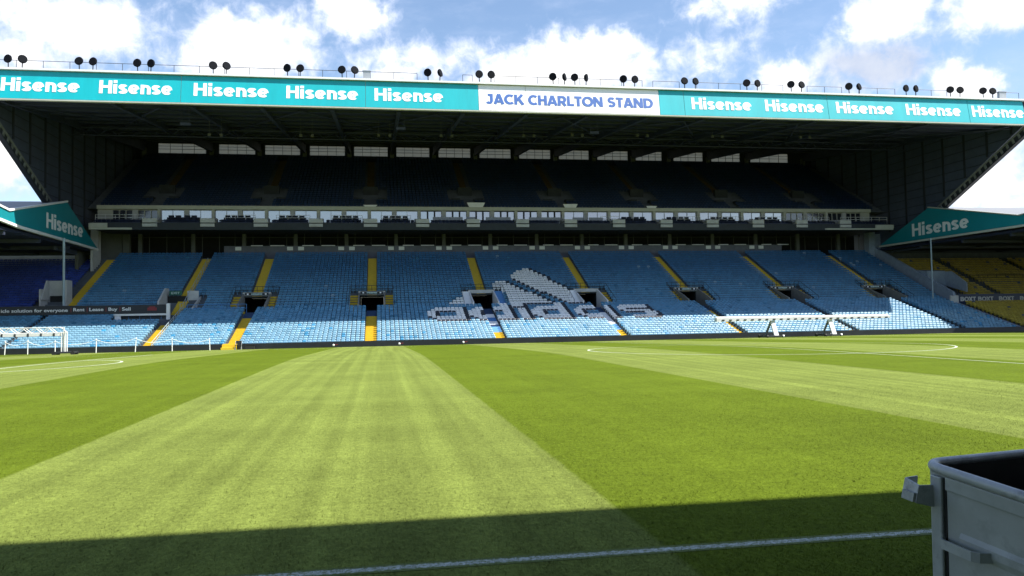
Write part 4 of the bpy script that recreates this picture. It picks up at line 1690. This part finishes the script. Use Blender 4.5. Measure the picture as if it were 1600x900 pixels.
for x, l_ in ((-4.63, 'left of the yellow stair foot'), (1.72, 'right of the yellow stair foot'), (8.05, 'left of the second yellow stair foot')):
    e = empty('pitch_marker', (x, 79.0, gz(79)))
    tag(e, 'small white round marker at the black wall foot, ' + l_, 'marker', 'small white markers at the pitch edge')
    b = MB()
    n = 10
    rings = [(0.0, -0.11), (0.08, -0.08), (0.115, 0.0), (0.085, 0.08), (0.0, 0.115)]
    for r_, z_ in rings:
        for q in range(n):
            t = 2 * math.pi * q / n
            b.v.append((x + max(r_, 0.004) * math.cos(t), 79 + max(r_, 0.004) * math.sin(t), gz(79) + 0.22 + z_))
    for k in range(4):
        for q in range(n):
            b.f.append((k * n + q, k * n + (q + 1) % n, (k + 1) * n + (q + 1) % n, (k + 1) * n + q))
    b.m = [0] * len(b.f)
    b.build('globe', M_white, e, smooth=True)
    MB().tube((x, 79, gz(79) - 0.02), (x, 79, gz(79) + 0.12), 0.06, 8).build('foot', M_dark, e)
    MB().tube((x + 0.12, 79, gz(79) + 0.25), (x + 0.42, 79, gz(79) + 0.28), 0.025, 6).build('arm', M_red, e)

# folding chair beside the stair foot
g = gz(79)
e = empty('folding_chair', (-13.5, 79.0, g))
tag(e, 'small dark folding chair standing beside the wide yellow stair', 'chair')
MB().box(-13.8, -13.2, 78.8, 79.25, g + 0.42, g + 0.47).build('seat', M_dark, e)
MB().box(-13.8, -13.2, 79.25, 79.29, g + 0.55, g + 0.85).build('backrest', M_dark, e)
for sx_ in (-13.78, -13.22):
    MB().tube((sx_, 78.8, g), (sx_, 79.27, g + 0.85), 0.025, 6).build('leg', M_alu, e)
    MB().tube((sx_, 79.3, g), (sx_, 78.85, g + 0.44), 0.025, 6).build('leg', M_alu, e)
tag(MB().box(-12.9, -12.1, 79.3, 79.7, g - 0.05, g + 0.38).box(-12.95, -12.05, 79.28, 79.72, g + 0.382, g + 0.43).build('equipment_box', M_black), 'low black box on the grass beside the folding chair', 'box')

# grow-light rigs
g = gz(77)
e = empty('lighting_rig', (43.6, 77, g))
tag(e, 'long white pitch lamp rig on two legs before the right seats', 'lamp rig')
b = MB()
b.hexa([(33.9, 76.7, 1.02), (53.45, 76.7, 1.10), (53.45, 77.3, 1.10), (33.9, 77.3, 1.02), (33.9, 76.7, 1.40), (53.45, 76.7, 1.36), (53.45, 77.3, 1.36), (33.9, 77.3, 1.40)])
b.hexa([(33.9, 76.78, 1.41), (53.45, 76.78, 1.37), (53.45, 77.22, 1.37), (33.9, 77.22, 1.41), (34.1, 76.85, 1.55), (53.2, 76.85, 1.47), (53.2, 77.15, 1.47), (34.1, 77.15, 1.55)])
b.build('lamp_beam', M_rig, e)
for k in range(24):
    x = 34.6 + k * 0.8
    MB().box(x - 0.13, x + 0.13, 76.62, 76.698, 1.12, 1.24).build('lamp', M_dark, e)
for x in (40.4, 46.9):
    b = MB()
    b.hexa([(x - 0.42, 76.2, g + 0.15), (x + 0.05, 76.2, g + 0.15), (x + 0.05, 76.45, g + 0.15), (x - 0.42, 76.45, g + 0.15), (x - 0.5, 76.9, 1.02), (x - 0.05, 76.9, 1.02), (x - 0.05, 77.1, 1.02), (x - 0.5, 77.1, 1.02)])
    b.build('leg', M_rig, e)
    b = MB()
    b.tube((x - 0.5, 78.0, g + 0.2), (x - 0.35, 77.0, 1.0), 0.09, 8).tube((x - 0.8, 77.6, g + 0.2), (x - 0.45, 77.0, 1.0), 0.07, 8)
    b.build('brace', M_cladedge, e)
    MB().box(x - 1.3, x + 0.5, 76.2, 78.2, g + 0.1, g + 0.24).build('chassis', M_dark, e)
    for (dx, yy) in ((0.55, 76.3), (-1.2, 76.3), (0.5, 78.1), (-1.2, 78.1)):
        MB().tube((x + dx - 0.08, yy, g + 0.14), (x + dx + 0.08, yy, g + 0.14), 0.16, 12).build('wheel', M_alu if dx > 0 else M_black, e)
e = empty('lighting_rig', (-29, 72, gz(72)))
tag(e, 'white lattice pitch lamp rig with one mast at the left edge', 'lamp rig')
g = gz(73)
b = MB()
for yy in (71.7, 72.3):
    b.tube((-46, yy, 1.66), (-26.6, yy, 1.66), 0.04, 6).tube((-46, yy, 1.22), (-26.3, yy, 1.22), 0.04, 6)
    for k in range(19):
        x = -27 - k
        b.tube((x, yy, 1.22), (x - 0.5, yy, 1.66), 0.038, 5).tube((x - 0.5, yy, 1.66), (x - 1, yy, 1.22), 0.038, 5)
for k in range(20):
    b.tube((-26.6 - k, 71.7, 1.66), (-26.6 - k, 72.3, 1.66), 0.03, 5)
b.tube((-26.6, 72, 1.66), (-26.15, 72, 1.25), 0.05, 6)
b.build('truss', M_rig, e)
b = MB()
b.box(-46, -26.7, 71.6, 72.4, 0.95, 1.17)
b.build('lamp_bar', M_rig, e)
for k in range(20):
    x = -27.0 - k * 1.0
    MB().box(x - 0.06, x + 0.06, 71.56, 71.598, 0.93, 1.2).build('bracket', M_dark, e)
b = MB()
for dx, dy in ((-0.28, 0), (0.05, 0), (0.05, 0.35), (-0.28, 0.35)):
    b.tube((-26.25 + dx, 71.85 + dy, g + 0.25), (-26.25 + dx, 71.85 + dy, 1.3), 0.045, 8)
b.box(-26.42, -26.36, 71.95, 72.1, g + 0.2, 1.7)
b.build('mast', M_rig, e)
MB().box(-27.1, -25.5, 71.7, 72.6, g + 0.14, g + 0.28).build('chassis', M_dark, e)
for dx, yy in ((-0.75, 71.75), (0.7, 71.75), (-0.75, 72.55), (0.7, 72.55)):
    MB().tube((-26.3 + dx, yy - 0.08, g + 0.14), (-26.3 + dx, yy + 0.08, g + 0.14), 0.17, 12).build('wheel', M_black, e)

# armchairs on the balcony
am = MB()
am.box(-0.34, 0.34, 0.1, 0.28, 0.0, 0.95)
am.box(-0.34, 0.34, -0.35, 0.1, 0.25, 0.45)
am.box(-0.40, -0.341, -0.35, 0.25, 0.05, 0.65).box(0.341, 0.40, -0.35, 0.25, 0.05, 0.65)
arm0 = am.build('armchair', M_armchair)
bevel(arm0, 0.05)
first = True
for xa, xb in ((-26.7, -25.0), (-24.7, -23.1), (-19.8, -16.5), (-13.0, -9.7), (-6.2, -2.8), (0.3, 3.7), (33.2, 34.7), (35.0, 36.7), (39.8, 41.4), (41.6, 43.2), (46.4, 48.0), (48.2, 49.9), (53.1, 54.8), (55.0, 56.7)):
    n = max(2, round((xb - xa) / 0.84))
    for q in range(n):
        o = arm0 if first else arm0.copy()
        if not first:
            COL.objects.link(o)
        first = False
        o.location = (xa + (xb - xa) * (q + 0.5) / n, 106.0, 14.73)
        tag(o, 'dark navy armchair on the balcony before the box windows', 'armchair', 'armchairs on the box balcony')

# ------------------------------------------------------------------ steel bin by the touchline
M_bin = material('bin_steel', (0.47, 0.49, 0.47), 0.5, 0.05, vary=0.18, vscale=4, bump=0.05, bscale=14, stain=(0.30, 0.31, 0.29), stscale=5.0)
M_binin = material('bin_inside', (0.030, 0.026, 0.022), 0.8, vary=0.4, vscale=6)
M_binrim = material('bin_rim_worn', (0.50, 0.52, 0.52), 0.4, 0.1, vary=0.2, vscale=8, stain=(0.2, 0.2, 0.2), stscale=9)
BIN = empty('waste_bin', (2.007, 2.681, 1.13))
tag(BIN, 'grey galvanised steel wheeled waste bin without lid at the lower right', 'waste bin')
BL, BD, BH = 1.26, 1.02, 1.06        # along the far side, towards the camera, height


def binpart(mb, name, mat, bev=0.0, parent=BIN):
    me_o = mb.build(name, mat)
    me_o.parent = parent
    if bev:
        bevel(me_o, bev)
    return me_o


def wall_pts(t, ins=0.0):
    # outline at depth t below the rim; the body narrows downwards
    k = 0.10 * t + ins
    return [(0 + k, -0 - k), (BL - k, -k), (BL - k, -BD + k), (k, -BD + k)]


b = MB()
th = 0.02
for zt, zb in ((0.0, 1.0),):
    A = wall_pts(0.0)
    B = wall_pts(zb)
    Ai = wall_pts(0.0, th)
    Bi = wall_pts(zb, th)
    for k in range(4):
        j = (k + 1) % 4
        b.add([(*A[k], -0.002), (*A[j], -0.002), (*B[j], -1.0), (*B[k], -1.0)], [(0, 1, 2, 3)], 0)
        b.add([(*Ai[k], -0.002), (*Ai[j], -0.002), (*Bi[j], -0.98), (*Bi[k], -0.98)], [(3, 2, 1, 0)], 1)
    b.add([(*q, -1.0) for q in B], [(0, 1, 2, 3)], 0)
    b.add([(*q, -0.98) for q in Bi], [(3, 2, 1, 0)], 1)
binpart(b, 'body', [M_bin, M_binin])
# rolled rim with rounded corners
rimp = []
rr = 0.055
for cx, cy, a0 in ((rr, -rr, 180), (BL - rr, -rr, 90), (BL - rr, -BD + rr, 0), (rr, -BD + rr, -90)):
    for q in range(5):
        a_ = R(a0 - q * 22.5)
        rimp.append((cx + (rr + 0.012) * math.cos(a_), cy + (rr + 0.012) * math.sin(a_), 0.0))
rimp.append(rimp[0])
b = MB()
nn = 10
n = len(rimp) - 1
for i in range(n):
    pa, pb, pc = Vector(rimp[i - 1]), Vector(rimp[i]), Vector(rimp[(i + 1) % n])
    d = (pc - pa).normalized()
    s_ = Vector((d.y, -d.x, 0))
    for q in range(nn):
        t = 2 * math.pi * q / nn
        b.v.append(tuple(pb + s_ * (0.017 * math.cos(t)) + Vector((0, 0, 0.019 * math.sin(t)))))
for i in range(n):
    for q in range(nn):
        b.f.append((i * nn + q, i * nn + (q + 1) % nn, ((i + 1) % n) * nn + (q + 1) % nn, ((i + 1) % n) * nn + q))
b.m = [0] * len(b.f)
rim = binpart(b, 'rim', M_binrim)
for pl_ in rim.data.polygons:
    pl_.use_smooth = True
# lip under the rim, corner strip, pressed ribs on the left side (the plane x = 0.1 * depth)
def onside(y, z, o_=0.0):
    return (0.10 * (-z) - o_, y, z)


def side_box(y0, y1, z0, z1, o_):
    b = MB()
    b.hexa([onside(y0, z0, 0.0), onside(y1, z0, 0.0), onside(y1, z0, o_), onside(y0, z0, o_), onside(y0, z1, 0.0), onside(y1, z1, 0.0), onside(y1, z1, o_), onside(y0, z1, o_)])
    return b


binpart(side_box(-BD + 0.02, -0.075, -0.075, -0.022, 0.012), 'lip', M_bin, 0.006)
binpart(side_box(-0.062, -0.012, -0.98, -0.03, 0.014), 'corner_strip', M_binrim, 0.006)
binpart(side_box(-0.074, -0.064, -0.98, -0.03, 0.003), 'seam', M_black)
for z_ in (-0.215, -0.52):
    b = MB()
    pr = [(0.0, 0.0), (0.010, 0.018), (0.010, 0.045), (0.0, 0.07)]
    for (oa, za), (ob, zb) in zip(pr[:-1], pr[1:]):
        b.add([onside(-0.13, z_ - za, oa), onside(-BD + 0.1, z_ - za, oa), onside(-BD + 0.1, z_ - zb, ob), onside(-0.13, z_ - zb, ob)], [(0, 1, 2, 3)])
    b.add([onside(-0.13, z_ - za, oa) for oa, za in pr], [(0, 1, 2, 3)])
    binpart(b, 'rib', M_bin)
# bowed grab handle
b = MB()
hp = [(-0.066, 0.0), (-0.068, 0.028), (-0.08, 0.042), (-0.22, 0.060), (-0.245, 0.046), (-0.262, 0.0)]
for (ya, oa), (yb, ob) in zip(hp[:-1], hp[1:]):
    za = -0.252 + 0.012 * (ya + 0.066) / -0.2
    zb = -0.252 + 0.012 * (yb + 0.066) / -0.2
    b.hexa([onside(ya, za - 0.036, oa), onside(yb, zb - 0.036, ob), onside(yb, zb - 0.036, ob - 0.006), onside(ya, za - 0.036, oa - 0.006),
            onside(ya, za, oa), onside(yb, zb, ob), onside(yb, zb, ob - 0.008), onside(ya, za, oa - 0.008)])
binpart(b, 'handle', M_binrim)
# lifting pocket that sticks out at the far corner
b = MB()
z0, z1 = -0.148, -0.068
b.hexa([(0.008, -0.03, z0 - 0.006), (-0.072, -0.016, z0 + 0.014), (-0.072, -0.008, z0 + 0.014), (0.008, -0.022, z0 - 0.006), (0.008, -0.03, z1), (-0.060, -0.016, z1), (-0.060, -0.008, z1), (0.008, -0.022, z1)])
b.hexa([(0.008, 0.055, z0 - 0.006), (-0.070, 0.048, z0 + 0.014), (-0.070, 0.056, z0 + 0.014), (0.008, 0.063, z0 - 0.006), (0.008, 0.055, z1 + 0.01), (-0.058, 0.048, z1 + 0.01), (-0.058, 0.056, z1 + 0.01), (0.008, 0.063, z1 + 0.01)])
b.hexa([(-0.074, -0.016, z0 + 0.014), (-0.067, -0.016, z0 + 0.014), (-0.063, 0.056, z0 + 0.014), (-0.072, 0.056, z0 + 0.014), (-0.062, -0.016, z1), (-0.054, -0.016, z1), (-0.050, 0.056, z1 + 0.01), (-0.058, 0.056, z1 + 0.01)])
binpart(b, 'lifting_pocket', M_binrim, 0.004)
b = MB().hexa([(-0.083, -0.010, z0 + 0.018), (-0.0745, -0.012, z0 + 0.018), (-0.0735, 0.045, z0 + 0.018), (-0.083, 0.043, z0 + 0.018), (-0.079, -0.010, z0 + 0.05), (-0.070, -0.012, z0 + 0.05), (-0.069, 0.045, z0 + 0.05), (-0.079, 0.043, z0 + 0.05)])
binpart(b, 'pin', M_bin)
for cx, cy in ((0.2, -0.15), (1.05, -0.15), (0.2, -0.85), (1.05, -0.85)):
    binpart(MB().tube((cx - 0.02, cy, -1.04), (cx + 0.02, cy, -1.04), 0.085, 14), 'wheel', M_black)
BIN.rotation_euler = (R(6.0), 0, R(10))

# ------------------------------------------------------------------ the stand behind the camera, whose roof shades the near turf
WS = empty('grandstand', (18, -15, 0))
tag(WS, 'roofed stand behind the viewer whose roof edge shades the near turf', 'grandstand')
b = MB()
b.prism_x([(2.2, 14.0), (2.2, 14.7), (-30, 17.5), (-30, 17.0)], -45, 85)
b.build('roof', M_under, WS)
b = MB()
for i in range(30):
    b.box(-45, 85, -4.0 - 0.8 * (i + 1), -4.0 - 0.8 * i, -0.5, 0.5 + 0.35 * i)
b.build('terrace', M_conc, WS)
MB().box(-45, 85, -30.3, -30, 0, 17).build('rear_wall', M_clad, WS)
